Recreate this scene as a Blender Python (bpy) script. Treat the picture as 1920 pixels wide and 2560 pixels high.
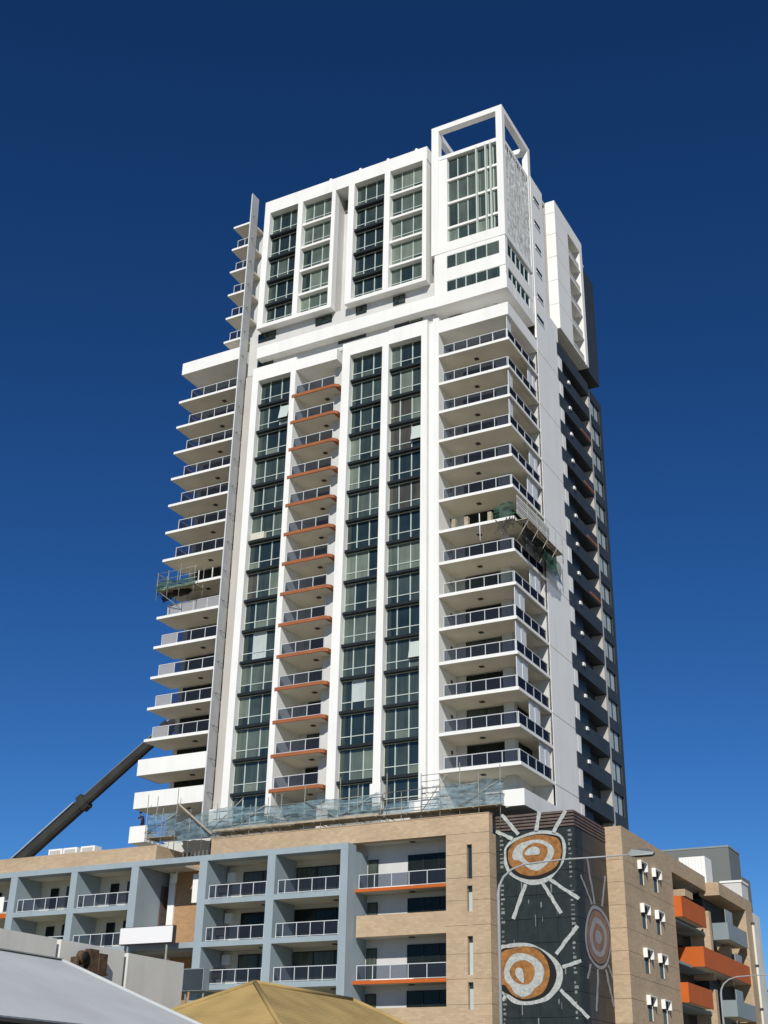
import bpy, bmesh, math, random
from mathutils import Vector, Matrix, noise
random.seed(7)
for o in list(bpy.data.objects): bpy.data.objects.remove(o)
scn = bpy.context.scene
COL = scn.collection
# ------------------------------------------------------------------ camera
F_PX, PITCH, ROLL, YAW = 3140.6, .451897, .0204841, .498091
CAM = Vector((42.96, -89.0, 1.6))
cy, sy = math.cos(YAW), math.sin(YAW)
r0 = Vector((cy, sy, 0)); f0 = Vector((-sy, cy, 0)); u0 = Vector((0, 0, 1))
FW = f0*math.cos(PITCH) + u0*math.sin(PITCH)
u1 = u0*math.cos(PITCH) - f0*math.sin(PITCH)
RT = r0*math.cos(ROLL) + u1*math.sin(ROLL)
UP = u1*math.cos(ROLL) - r0*math.sin(ROLL)
cam_d = bpy.data.cameras.new('camera'); cam = bpy.data.objects.new('camera', cam_d); COL.objects.link(cam)
cam_d.sensor_fit = 'HORIZONTAL'; cam_d.sensor_width = 36.0; cam_d.lens = F_PX/1920*36.0
cam_d.clip_start = .5; cam_d.clip_end = 6000
cam.matrix_world = Matrix(((RT.x, UP.x, -FW.x, CAM.x), (RT.y, UP.y, -FW.y, CAM.y), (RT.z, UP.z, -FW.z, CAM.z), (0, 0, 0, 1)))
scn.camera = cam
scn.render.resolution_x = 768; scn.render.resolution_y = 1024
# ------------------------------------------------------------------ sky, sun, exposure
SUN = Vector((.315, -.770, .554)).normalized()
w = bpy.data.worlds.new('World'); scn.world = w; w.use_nodes = True
nt = w.node_tree; bg = nt.nodes['Background']
sk = nt.nodes.new('ShaderNodeTexSky'); sk.sky_type = 'NISHITA'; sk.sun_disc = False
sk.sun_elevation = math.asin(SUN.z); sk.sun_rotation = math.atan2(SUN.x, SUN.y)
sk.altitude = 1500; sk.air_density = 1.0; sk.dust_density = 0.0; sk.ozone_density = 6.0
hs = nt.nodes.new('ShaderNodeHueSaturation'); hs.inputs['Saturation'].default_value = 1.15
gm_ = nt.nodes.new('ShaderNodeGamma'); gm_.inputs['Gamma'].default_value = 1.25
nt.links.new(sk.outputs[0], hs.inputs['Color']); nt.links.new(hs.outputs[0], gm_.inputs['Color']); nt.links.new(gm_.outputs[0], bg.inputs['Color'])
bg.inputs['Strength'].default_value = .051
sl = bpy.data.lights.new('sun', 'SUN'); so = bpy.data.objects.new('sun', sl); COL.objects.link(so)
sl.energy = 4.2; sl.angle = math.radians(.53); sl.color = (1.0, .95, .86)
so.rotation_euler = (-SUN).to_track_quat('-Z', 'Y').to_euler(); so.location = (60, -120, 150)
vs = scn.view_settings; vs.view_transform = 'Standard'; vs.look = 'None'; vs.exposure = 0.0; vs.gamma = 1.0; vs.use_curve_mapping = False

# ------------------------------------------------------------------ pixel helpers (a pixel gives a direction; the plane gives the distance)
def ray(px, py): return (RT*(px-960) - UP*(py-1280) + FW*F_PX).normalized()
def onY(px, py, y): d = ray(px, py); return CAM + d*((y-CAM.y)/d.y)
def onX(px, py, x): d = ray(px, py); return CAM + d*((x-CAM.x)/d.x)

# ------------------------------------------------------------------ materials
def new_mat(name):
    m = bpy.data.materials.new(name); m.use_nodes = True
    return m, m.node_tree, m.node_tree.nodes['Principled BSDF']
def N(t, typ, **kw):
    n = t.nodes.new(typ)
    for k, v in kw.items(): setattr(n, k, v)
    return n
def paint(name, col, rough=.7, var=.10, scale=.35, streak=.0, bump=0, spec=.3, metal=0):
    """painted / plain surface: patchy tone, fine grain, optional vertical rain streaks"""
    m, t, b = new_mat(name)
    b.inputs['Roughness'].default_value = rough; b.inputs['Specular IOR Level'].default_value = spec; b.inputs['Metallic'].default_value = metal
    g = N(t, 'ShaderNodeNewGeometry')
    n1 = N(t, 'ShaderNodeTexNoise'); n1.inputs['Scale'].default_value = scale; n1.inputs['Detail'].default_value = 6
    t.links.new(g.outputs['Position'], n1.inputs['Vector'])
    mp = N(t, 'ShaderNodeMapRange'); mp.inputs[1].default_value = .3; mp.inputs[2].default_value = .7
    mp.inputs[3].default_value = 1-var; mp.inputs[4].default_value = 1+var*.4
    t.links.new(n1.outputs['Fac'], mp.inputs[0])
    fac = mp.outputs[0]
    if streak:
        mpg = N(t, 'ShaderNodeMapping'); mpg.inputs['Scale'].default_value = (1.1, 1.1, .07)
        t.links.new(g.outputs['Position'], mpg.inputs['Vector'])
        n2 = N(t, 'ShaderNodeTexNoise'); n2.inputs['Scale'].default_value = 1.0; n2.inputs['Detail'].default_value = 5
        t.links.new(mpg.outputs[0], n2.inputs['Vector'])
        m2 = N(t, 'ShaderNodeMapRange'); m2.inputs[1].default_value = .5; m2.inputs[2].default_value = .75
        m2.inputs[3].default_value = 1; m2.inputs[4].default_value = 1-streak
        t.links.new(n2.outputs['Fac'], m2.inputs[0])
        mu = N(t, 'ShaderNodeMath', operation='MULTIPLY'); t.links.new(fac, mu.inputs[0]); t.links.new(m2.outputs[0], mu.inputs[1]); fac = mu.outputs[0]
    vm = N(t, 'ShaderNodeVectorMath', operation='SCALE'); vm.inputs[0].default_value = col
    t.links.new(fac, vm.inputs['Scale']); t.links.new(vm.outputs[0], b.inputs['Base Color'])
    if bump:
        n3 = N(t, 'ShaderNodeTexNoise'); n3.inputs['Scale'].default_value = 14; n3.inputs['Detail'].default_value = 4
        t.links.new(g.outputs['Position'], n3.inputs['Vector'])
        bp = N(t, 'ShaderNodeBump'); bp.inputs['Strength'].default_value = bump; bp.inputs['Distance'].default_value = .02
        t.links.new(n3.outputs['Fac'], bp.inputs['Height']); t.links.new(bp.outputs[0], b.inputs['Normal'])
    return m
def brick(name, col, mortar):
    m, t, b = new_mat(name); b.inputs['Roughness'].default_value = .85; b.inputs['Specular IOR Level'].default_value = .2
    g = N(t, 'ShaderNodeNewGeometry'); s = N(t, 'ShaderNodeSeparateXYZ'); t.links.new(g.outputs['Position'], s.inputs[0])
    ad = N(t, 'ShaderNodeMath', operation='ADD'); t.links.new(s.outputs['X'], ad.inputs[0]); t.links.new(s.outputs['Y'], ad.inputs[1])
    cb = N(t, 'ShaderNodeCombineXYZ'); t.links.new(ad.outputs[0], cb.inputs['X']); t.links.new(s.outputs['Z'], cb.inputs['Y'])
    br = N(t, 'ShaderNodeTexBrick'); br.inputs['Scale'].default_value = 1.0
    br.inputs['Brick Width'].default_value = .40; br.inputs['Row Height'].default_value = .17; br.inputs['Mortar Size'].default_value = .012
    br.inputs['Color1'].default_value = (*[c*1.08 for c in col], 1); br.inputs['Color2'].default_value = (*[c*.90 for c in col], 1); br.inputs['Mortar'].default_value = (*mortar, 1)
    t.links.new(cb.outputs[0], br.inputs['Vector'])
    n1 = N(t, 'ShaderNodeTexNoise'); n1.inputs['Scale'].default_value = .25; n1.inputs['Detail'].default_value = 7; t.links.new(g.outputs['Position'], n1.inputs['Vector'])
    mp = N(t, 'ShaderNodeMapRange'); mp.inputs[1].default_value = .3; mp.inputs[2].default_value = .7; mp.inputs[3].default_value = .86; mp.inputs[4].default_value = 1.06
    t.links.new(n1.outputs['Fac'], mp.inputs[0])
    vm = N(t, 'ShaderNodeVectorMath', operation='SCALE'); t.links.new(br.outputs['Color'], vm.inputs[0]); t.links.new(mp.outputs[0], vm.inputs['Scale'])
    t.links.new(vm.outputs[0], b.inputs['Base Color'])
    bp = N(t, 'ShaderNodeBump'); bp.inputs['Strength'].default_value = .35; bp.inputs['Distance'].default_value = .01; bp.invert = True
    t.links.new(br.outputs['Fac'], bp.inputs['Height']); t.links.new(bp.outputs[0], b.inputs['Normal'])
    return m
def pane_mat(name, col, fold=.25, gloss=.16, ior=1.38):
    """tinted window glass over drawn curtains: folds in the cloth, a mirror layer in front"""
    m, t, b = new_mat(name)
    g = N(t, 'ShaderNodeNewGeometry')
    mpg = N(t, 'ShaderNodeMapping'); mpg.inputs['Scale'].default_value = (5, 5, .25); t.links.new(g.outputs['Position'], mpg.inputs['Vector'])
    n1 = N(t, 'ShaderNodeTexNoise'); n1.inputs['Scale'].default_value = 1; n1.inputs['Detail'].default_value = 3; t.links.new(mpg.outputs[0], n1.inputs['Vector'])
    n2 = N(t, 'ShaderNodeTexNoise'); n2.inputs['Scale'].default_value = .6; n2.inputs['Detail'].default_value = 2; t.links.new(g.outputs['Position'], n2.inputs['Vector'])
    mu = N(t, 'ShaderNodeMath', operation='ADD'); t.links.new(n1.outputs['Fac'], mu.inputs[0]); t.links.new(n2.outputs['Fac'], mu.inputs[1])
    mp = N(t, 'ShaderNodeMapRange'); mp.inputs[1].default_value = .7; mp.inputs[2].default_value = 1.3; mp.inputs[3].default_value = 1-fold; mp.inputs[4].default_value = 1+fold
    t.links.new(mu.outputs[0], mp.inputs[0])
    vm = N(t, 'ShaderNodeVectorMath', operation='SCALE'); vm.inputs[0].default_value = col; t.links.new(mp.outputs[0], vm.inputs['Scale'])
    t.links.new(vm.outputs[0], b.inputs['Base Color']); b.inputs['Roughness'].default_value = .5; b.inputs['Specular IOR Level'].default_value = 0
    gl = N(t, 'ShaderNodeBsdfGlossy'); gl.inputs['Roughness'].default_value = .03; gl.inputs['Color'].default_value = (.80, .92, .84, 1)
    # slightly wavy panes
    nb = N(t, 'ShaderNodeTexNoise'); nb.inputs['Scale'].default_value = .8; t.links.new(g.outputs['Position'], nb.inputs['Vector'])
    bp = N(t, 'ShaderNodeBump'); bp.inputs['Strength'].default_value = .05; bp.inputs['Distance'].default_value = .05
    t.links.new(nb.outputs['Fac'], bp.inputs['Height']); t.links.new(bp.outputs[0], gl.inputs['Normal'])
    fr = N(t, 'ShaderNodeFresnel'); fr.inputs['IOR'].default_value = ior
    ad = N(t, 'ShaderNodeMath', operation='ADD'); ad.inputs[1].default_value = gloss; ad.use_clamp = True; t.links.new(fr.outputs[0], ad.inputs[0])
    mx = N(t, 'ShaderNodeMixShader'); t.links.new(ad.outputs[0], mx.inputs[0]); t.links.new(b.outputs[0], mx.inputs[1]); t.links.new(gl.outputs[0], mx.inputs[2])
    t.links.new(mx.outputs[0], t.nodes['Material Output'].inputs['Surface'])
    return m
def clear_glass(name, tint, gloss=.05, body=0.0, bodycol=(.5, .5, .5)):
    m, t, b = new_mat(name)
    tr = N(t, 'ShaderNodeBsdfTransparent'); tr.inputs['Color'].default_value = (*tint, 1)
    src = tr.outputs[0]
    if body:
        df = N(t, 'ShaderNodeBsdfDiffuse'); df.inputs['Color'].default_value = (*bodycol, 1)
        mb = N(t, 'ShaderNodeMixShader'); mb.inputs[0].default_value = body
        t.links.new(src, mb.inputs[1]); t.links.new(df.outputs[0], mb.inputs[2]); src = mb.outputs[0]
    gl = N(t, 'ShaderNodeBsdfGlossy'); gl.inputs['Roughness'].default_value = .03
    fr = N(t, 'ShaderNodeFresnel'); fr.inputs['IOR'].default_value = 1.12
    ad = N(t, 'ShaderNodeMath', operation='ADD'); ad.inputs[1].default_value = gloss-.03; ad.use_clamp = True; t.links.new(fr.outputs[0], ad.inputs[0])
    mx = N(t, 'ShaderNodeMixShader'); t.links.new(ad.outputs[0], mx.inputs[0]); t.links.new(src, mx.inputs[1]); t.links.new(gl.outputs[0], mx.inputs[2])
    t.links.new(mx.outputs[0], t.nodes['Material Output'].inputs['Surface'])
    return m
def netting(name, col, hole=.35, v0=.7, v1=1.25):
    """woven debris netting: cloth with holes too small to see one by one"""
    m, t, b = new_mat(name); t.nodes.remove(b)
    g = N(t, 'ShaderNodeNewGeometry'); n1 = N(t, 'ShaderNodeTexNoise'); n1.inputs['Scale'].default_value = 1.4; n1.inputs['Detail'].default_value = 5; t.links.new(g.outputs['Position'], n1.inputs['Vector'])
    mp = N(t, 'ShaderNodeMapRange'); mp.inputs[1].default_value = .3; mp.inputs[2].default_value = .7; mp.inputs[3].default_value = v0; mp.inputs[4].default_value = v1; t.links.new(n1.outputs['Fac'], mp.inputs[0])
    vm = N(t, 'ShaderNodeVectorMath', operation='SCALE'); vm.inputs[0].default_value = col; t.links.new(mp.outputs[0], vm.inputs['Scale'])
    df = N(t, 'ShaderNodeBsdfDiffuse'); t.links.new(vm.outputs[0], df.inputs['Color'])
    tl = N(t, 'ShaderNodeBsdfTranslucent'); t.links.new(vm.outputs[0], tl.inputs['Color'])
    m1 = N(t, 'ShaderNodeMixShader'); m1.inputs[0].default_value = .3; t.links.new(df.outputs[0], m1.inputs[1]); t.links.new(tl.outputs[0], m1.inputs[2])
    tr = N(t, 'ShaderNodeBsdfTransparent')
    m2 = N(t, 'ShaderNodeMixShader'); m2.inputs[0].default_value = hole; t.links.new(m1.outputs[0], m2.inputs[1]); t.links.new(tr.outputs[0], m2.inputs[2])
    t.links.new(m2.outputs[0], t.nodes['Material Output'].inputs['Surface'])
    return m
M = {}
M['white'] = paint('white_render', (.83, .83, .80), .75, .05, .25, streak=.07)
M['soffit'] = paint('off_white_concrete', (.70, .665, .56), .85, .10, .5)
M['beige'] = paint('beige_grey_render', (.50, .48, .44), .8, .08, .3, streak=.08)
M['blade'] = netting('perforated_grey_metal', (.62, .625, .62), .10, .93, 1.04)
M['dark_bar'] = paint('charcoal_aluminium', (.018, .024, .026), .45, .15, .8)
M['alu'] = paint('pale_aluminium', (.50, .57, .53), .45, .06, 1)
M['rail'] = paint('powder_coated_rail', (.66, .69, .70), .4, .05, 1)
M['rail_glass'] = clear_glass('tinted_balustrade_glass', (.55, .58, .63), .045, .05, (.24, .26, .32))
M['rail_clear'] = clear_glass('clear_balustrade_glass', (.80, .82, .80), .05)
M['rail_frost'] = clear_glass('frosted_balustrade_glass', (.55, .56, .58), .06, .55, (.55, .55, .56))
M['orange'] = paint('terracotta_paint', (.35, .118, .045), .7, .15, .6, streak=.1)
M['deep_orange'] = paint('burnt_orange_paint', (.52, .115, .016), .65, .08, .5, streak=.06)
M['navy'] = paint('dark_slate_cladding', (.038, .050, .060), .6, .2, .6)
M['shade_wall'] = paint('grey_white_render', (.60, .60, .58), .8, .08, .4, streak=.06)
M['side_mesh'] = paint('speckled_mesh_screen', (.62, .64, .63), .8, .5, 2.2)
M['lam'] = paint('light_grey_lamp', (.8, .8, .8), .5, .02)
M['fit'] = paint('dark_fitting', (.06, .055, .05), .6, .1)
M['brick'] = brick('tan_brick', (.50, .375, .245), (.44, .345, .24))
M['brick_red'] = brick('brown_brick', (.42, .25, .13), (.34, .24, .15))
M['grey'] = paint('blue_grey_paint', (.315, .385, .42), .7, .08, .3, streak=.10)
M['grey_dk'] = paint('mid_grey_paint', (.25, .30, .32), .7, .08, .3, streak=.06)
M['cream'] = paint('cream_render', (.62, .59, .50), .8, .08, .4)
M['mural'] = paint('black_green_screen', (.020, .030, .030), .55, .35, 1.6)
M['mural_white'] = paint('mural_chalk', (.44, .47, .45), .8, .32, 4.5)
M['mural_orange'] = paint('mural_ochre', (.33, .15, .045), .8, .45, 3.5)
M['mural_white_dim'] = paint('mural_chalk_reflection_dim', (.30, .30, .31), .8, .2, 2.5); M['mural_orange_dim'] = paint('mural_ochre_reflection_dim', (.24, .155, .115), .8, .25, 2.0)  # side-face paints, muted in colour to imitate reflection at an oblique view
M['mural_black'] = paint('mural_black', (.012, .013, .012), .8, .1, 2)
M['mural_side'] = paint('black_screen_brown_reflection', (.055, .048, .040), .5, .3, .8)  # side panels with a brownish reflection painted into their colour
M['mural_hole'] = paint('mural_perforation', (.22, .24, .23), .8, .5, 1.1)
M['louvre'] = paint('brown_louvre_and_shade', (.14, .105, .09), .7, .3, 1.5)
M['concrete'] = paint('precast_concrete', (.70, .69, .63), .9, .10, .6, streak=.12, bump=.3)
M['metal_roof'] = paint('pale_metal_roof', (.53, .55, .545), .6, .12, .5)
M['rust'] = paint('rusted_steel', (.11, .07, .042), .9, .6, 4, bump=.6)
M['black'] = paint('matt_black', (.012, .012, .012), .8, .1)
M['steel'] = paint('galvanised_steel', (.34, .34, .30), .5, .2, 2, metal=.3)
M['timber'] = paint('weathered_timber', (.40, .35, .26), .9, .3, 2)
M['timber_pale'] = paint('silvered_timber', (.50, .49, .44), .9, .25, 2)
M['net_blue'] = netting('blue_grey_netting', (.24, .36, .42), .42, .6, 1.35)
M['net_green'] = netting('green_netting', (.07, .15, .105), .35)
M['net_dark'] = netting('black_netting', (.03, .033, .03), .12)
M['boom'] = paint('dark_boom_steel', (.045, .043, .036), .55, .3, .6)
M['crane_y'] = paint('crane_yellow', (.55, .36, .05), .5, .1, .5)
M['tyre'] = paint('tyre_rubber', (.02, .02, .02), .9, .1)
M['pole'] = paint('lamp_pole_grey', (.36, .38, .38), .5, .08, 1)
M['far_grey'] = paint('far_grey_cladding', (.17, .185, .18), .7, .08, .2)
M['asphalt'] = paint('asphalt', (.05, .05, .052), .9, .2, .5)
M['ground'] = paint('pale_dusty_ground', (.32, .28, .20), .95, .2, .08)
M['kerb'] = paint('concrete_kerb', (.38, .37, .34), .9, .1, 1)
M['line'] = paint('road_paint', (.72, .72, .70), .8, .15, 3)
PANES = [pane_mat('glass_dark_teal', (.018, .029, .027), .3, .06), pane_mat('glass_mid_teal', (.042, .060, .051), .3, .05),
         pane_mat('glass_grey_green', (.090, .115, .094), .25, .045), pane_mat('glass_pale_green', (.155, .19, .15), .2, .04), pane_mat('glass_brown', (.065, .060, .045), .3, .05)]
DOOR = [pane_mat('door_glass_dark', (.014, .018, .016), .3, .012, 1.15), pane_mat('door_glass_curtain', (.075, .088, .07), .35, .015, 1.15)]
M['pale_pane'] = pane_mat('glass_white_blind', (.50, .56, .53), .08, .08)
def metal_ribs(m, axis, pitch, st=.4):
    t = m.node_tree; b = t.nodes['Principled BSDF']; g = N(t, 'ShaderNodeNewGeometry')
    wv = N(t, 'ShaderNodeTexWave'); wv.wave_type = 'BANDS'; wv.bands_direction = axis; wv.inputs['Scale'].default_value = 1/pitch*.314
    t.links.new(g.outputs['Position'], wv.inputs['Vector'])
    bp = N(t, 'ShaderNodeBump'); bp.inputs['Strength'].default_value = st; bp.inputs['Distance'].default_value = .02
    t.links.new(wv.outputs['Fac'], bp.inputs['Height']); t.links.new(bp.outputs[0], b.inputs['Normal'])
metal_ribs(M['metal_roof'], 'Y', .25, .12)
M['tile'] = paint('ochre_roof_tile', (.44, .315, .125), .85, .25, .7, bump=.4)
metal_ribs(M['tile'], 'Z', .12, .07)

# ------------------------------------------------------------------ object helpers
XF = None
PG = (.9646, Vector((1.521, -3.151, .0566)))    # podium grid: measured in bays, one grid unit = .9646 m (storey 3.28 m), grid origin on site
SG = (.994, Vector((.258, -.534, .0096)))       # scaffold grid, standing .5 m off the tower face
def xf(v): return XF[1] + Vector(v)*XF[0] if XF else Vector(v)
WP = {}            # world origin of each object (all unrotated)
MESH = {}
BOXF = [(0, 3, 2, 1), (4, 5, 6, 7), (0, 1, 5, 4), (1, 2, 6, 5), (2, 3, 7, 6), (3, 0, 4, 7)]
def thing(name, label, cat, loc, group=None):
    loc = xf(loc); o = bpy.data.objects.new(name, None); COL.objects.link(o); o.location = loc; o.empty_display_size = .5
    o['label'] = label; o['category'] = cat
    if group: o['group'] = group
    WP[o] = Vector(loc); return o
def link(name, me, parent, origin):
    o = bpy.data.objects.new(name, me); COL.objects.link(o)
    origin = Vector(origin)
    if parent is not None:
        o.parent = parent; o.location = origin - WP[parent]
    else: o.location = origin
    WP[o] = origin; return o
def boxes(name, parent, mat, bl, label=None, kind=None):
    """one mesh object made of boxes (x0,x1,y0,y1,z0,z1) given in world metres; alike pieces share mesh data"""
    bl = [(min(b[0], b[1]), max(b[0], b[1]), min(b[2], b[3]), max(b[2], b[3]), min(b[4], b[5]), max(b[4], b[5])) for b in bl]
    if XF: bl = [(XF[1].x+XF[0]*b[0], XF[1].x+XF[0]*b[1], XF[1].y+XF[0]*b[2], XF[1].y+XF[0]*b[3], XF[1].z+XF[0]*b[4], XF[1].z+XF[0]*b[5]) for b in bl]
    og = Vector(((min(b[0] for b in bl)+max(b[1] for b in bl))/2, (min(b[2] for b in bl)+max(b[3] for b in bl))/2, min(b[4] for b in bl)))
    key = (mat if isinstance(mat, str) else mat.name, tuple(tuple(round(v, 3) for v in (b[0]-og.x, b[1]-og.x, b[2]-og.y, b[3]-og.y, b[4]-og.z, b[5]-og.z)) for b in bl))
    me = MESH.get(key)
    if me is None:
        vs_, fs = [], []
        for b in bl:
            n = len(vs_)
            for z in (b[4], b[5]):
                for (x, y) in ((b[0], b[2]), (b[1], b[2]), (b[1], b[3]), (b[0], b[3])): vs_.append((x-og.x, y-og.y, z-og.z))
            fs += [tuple(n+i for i in f) for f in BOXF]
        me = bpy.data.meshes.new(name); me.from_pydata(vs_, [], fs); me.update()
        me.materials.append(M[mat] if isinstance(mat, str) else mat); MESH[key] = me
    o = link(name, me, parent, og)
    if label: o['label'] = label
    if kind: o['kind'] = kind
    return o
def bx(name, parent, mat, x0, x1, y0, y1, z0, z1, **k): return boxes(name, parent, mat, [(x0, x1, y0, y1, z0, z1)], **k)
def mesh(name, parent, mat, verts, faces, smooth=False, origin=None, label=None, kind=None):
    vs_ = [xf(v) for v in verts]
    og = xf(origin) if origin else sum(vs_, Vector())/len(vs_)
    me = bpy.data.meshes.new(name); me.from_pydata([v-og for v in vs_], [], faces); me.update()
    me.materials.append(M[mat] if isinstance(mat, str) else mat)
    if smooth:
        for p in me.polygons: p.use_smooth = True
    o = link(name, me, parent, og)
    if label: o['label'] = label
    if kind: o['kind'] = kind
    return o
def tubes_geo(paths, n=8):
    """paths: list of (points, radius or [radii])"""
    V, Fc = [], []
    for pts, rad in paths:
        pts = [Vector(p) for p in pts]; k0 = len(V)
        for i, p in enumerate(pts):
            d = (pts[min(i+1, len(pts)-1)] - pts[max(i-1, 0)]).normalized()
            a = d.orthogonal().normalized() if i == 0 else (a - d*a.dot(d)).normalized()
            b_ = d.cross(a); r = rad[i] if isinstance(rad, (list, tuple)) else rad
            for j in range(n):
                t = 2*math.pi*j/n; V.append(p + (a*math.cos(t)+b_*math.sin(t))*r)
        for i in range(len(pts)-1):
            for j in range(n):
                Fc.append((k0+i*n+j, k0+i*n+(j+1) % n, k0+(i+1)*n+(j+1) % n, k0+(i+1)*n+j))
        Fc.append(tuple(k0+j for j in range(n-1, -1, -1))); Fc.append(tuple(k0+(len(pts)-1)*n+j for j in range(n)))
    return V, Fc
def tubes(name, parent, mat, paths, n=8, **k):
    V, Fc = tubes_geo(paths, n); return mesh(name, parent, mat, V, Fc, smooth=True, **k)
def prism(name, parent, mat, poly, nrm, th, **k):
    """flat outline extruded by th along -nrm, front face at the outline"""
    p = [Vector(v) for v in poly]; nrm = Vector(nrm); n = len(p)
    nn = Vector()
    for i in range(n): nn += p[i].cross(p[(i+1) % n])
    if nn.dot(nrm) < 0: p.reverse()
    V = p + [v - nrm*th for v in p]
    Fc = [tuple(range(n)), tuple(range(2*n-1, n-1, -1))] + [(i, n+i, n+(i+1) % n, (i+1) % n) for i in range(n)]
    return mesh(name, parent, mat, V, Fc, **k)

# ================================================================== setting
def sheet(name, mat, x0, x1, y0, y1, z):
    o = mesh(name, None, mat, [(x0, y0, z), (x1, y0, z), (x1, y1, z), (x0, y1, z)], [(0, 1, 2, 3)], origin=((x0+x1)/2, (y0+y1)/2, z)); o['kind'] = 'structure'; return o
sheet('ground', 'ground', -2500, 2500, -2500, 2500, 0)
sheet('road', 'asphalt', 28, 41, -400, 400, .004)
sheet('side_road', 'asphalt', -400, 27.9, -34, -22, .004)
o = bx('pavement', None, 'kerb', 41, 45.5, -400, 400, -.1, .13); o['kind'] = 'structure'
o = boxes('footpath', None, 'kerb', [(23.5, 28, -400, -34.1, -.1, .13), (23.5, 28, -21.9, 400, -.1, .13)]); o['kind'] = 'structure'
o = boxes('lane_marking', None, 'line', [(34.4, 34.55, -390+i*9, -387+i*9, .001, .008) for i in range(80)]); o['kind'] = 'structure'

# ================================================================== the tower
TW = thing('apartment_tower', 'tall white apartment tower with columns of windows and balconies above the brick podium', 'building', (-8, 10, 21))
S = lambda k: 26.6 + 3*k
W = lambda *a, **k: bx('wall', TW, 'white', *a, **k)
# --- body masses
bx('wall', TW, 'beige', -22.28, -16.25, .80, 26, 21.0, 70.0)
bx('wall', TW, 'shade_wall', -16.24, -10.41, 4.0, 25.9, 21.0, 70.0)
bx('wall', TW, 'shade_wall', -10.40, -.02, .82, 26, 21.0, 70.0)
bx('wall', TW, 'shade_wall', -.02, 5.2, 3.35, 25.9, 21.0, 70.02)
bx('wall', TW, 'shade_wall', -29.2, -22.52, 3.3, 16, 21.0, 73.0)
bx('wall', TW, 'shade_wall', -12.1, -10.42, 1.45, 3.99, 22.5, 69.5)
# piers
for x0, x1, d, zb in ((-20.9, -20.17, .79, 25.0), (-16.33, -15.75, 3.99, 24.6), (-10.40, -9.55, .81, 24.6), (-6.0, -5.3, .81, 24.3), (-1.82, -1.18, .81, 23.5), (-.6, 0, 3.34, 23.5)):
    bx('pier', TW, 'white', x0, x1, 0, d, zb, 68.6)
bx('pier_cap', TW, 'white', -6.2, -5.15, -.08, .8, 25.2, 26.3)
bx('pier_base', TW, 'white', -22.0, -20.0, -.1, .79, 24.2, 25.6)
bx('pier_base', TW, 'white', -2.6, -.1, -.05, .79, 23.45, 24.6)
bx('groove_wall', TW, 'white', -1.18, -.6, .55, .82, 23.5, 70.0)
# head fascia of the lower block
bx('fascia', TW, 'white', -20.9, -15.75, 0, .79, 68.6, 70.2)
bx('fascia', TW, 'white', -15.75, -11.05, .02, 3.98, 68.62, 69.85)
bx('fascia', TW, 'white', -10.40, -5.3, 0, .81, 68.6, 70.1)
bx('fascia', TW, 'white', -5.29, -1.18, 0, .81, 68.6, 70.2)
bx('fascia', TW, 'white', -.6, 0, 0, 3.3, 68.6, 70.05)
bx('balcony_roof', TW, 'white', 0, 7.05, 0, 7.1, 68.3, 69.65)
bx('balcony_roof', TW, 'white', -30.0, -22.52, -.05, 3.9, 72.0, 73.4)
# --- perforated blade screen up the left side of the front: one panel per storey
for i in range(23):
    z = 24.2 + 3*i
    bx('screen_panel', TW, 'blade', -22.5, -22.44, -.40, .86, z+.03, z+2.98)
    if i < 22: bx('screen_bracket', TW, 'steel', -22.43, -22.15, -.1, .0, z+2.96, z+3.01)
bx('screen_post', TW, 'rail', -22.53, -22.43, -.44, -.37, 24.0, 93.0)

# --- windows: parts > panes
rng = random.Random(11)
def window(x0, x1, z0, z1, y, cols, tran=None, mats=PANES, pick=None, opened=None, face='Y', fr=.042, fmat='alu', t=.10):
    """frame mesh with pane children; face 'Y' looks to -Y at depth y, face 'X' looks to +X at x=y"""
    bl = []; xs = [x0 + (x1-x0)*c for c in cols]
    def B(a0, a1, d0, d1, c0, c1):
        return (a0, a1, y+d0, y+d1, c0, c1) if face == 'Y' else (y-d1, y-d0, a0, a1, c0, c1)
    for i, xx in enumerate(xs):
        wdt = fr if 0 < i < len(xs)-1 else fr*.8
        a0 = max(x0, xx-wdt); a1 = min(x1, xx+wdt)
        bl.append(B(a0, a1, -.06, .05, z0, z1))
    bl.append(B(x0, x1, -.05, .05, z0, z0+.07)); bl.append(B(x0, x1, -.05, .05, z1-.06, z1))
    if tran: bl.append(B(x0, x1, -.055, .05, z0+tran-.035, z0+tran+.035))
    wn = boxes('window', TW if parent_of is None else parent_of, fmat, bl)
    m = pick if pick is not None else rng.choice(mats)
    for i in range(len(xs)-1):
        mm = m
        if opened and opened.get(i) is not None: mm = opened[i]
        if mats is PANES and rng.random() < .22: mm = rng.choice(PANES[:4])
        zc = z0+tran if tran and rng.random() < .35 else None
        if zc:
            boxes('pane', wn, mm, [B(xs[i]+.01, xs[i+1]-.01, .0, .03, zc, z1-.02)])
            boxes('pane', wn, rng.choice([PANES[0], PANES[1], PANES[2], PANES[1], PANES[0], PANES[3]]), [B(xs[i]+.01, xs[i+1]-.01, .0, .03, z0+.02, zc)])
        else: boxes('pane', wn, mm, [B(xs[i]+.01, xs[i+1]-.01, .0, .03, z0+.02, z1-.02)])
    return wn
parent_of = None
COLS = [0, .29, .645, 1]
prow = {   # curtain tones read from the photograph, top storey down
 0: [0, 1, 0, 1, 1, 2, 0, 4, 1, 1, 2, 1, 2, 1, 0], 1: [0, 1, 0, 1, 1, 2, 0, 3, 2, 2, 1, 2, 0, 2, 0], 2: [0, 1, 4, 4, 0, 4, 0, 3, 1, 0, 1, 1, 1, 0, 0]}
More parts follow.
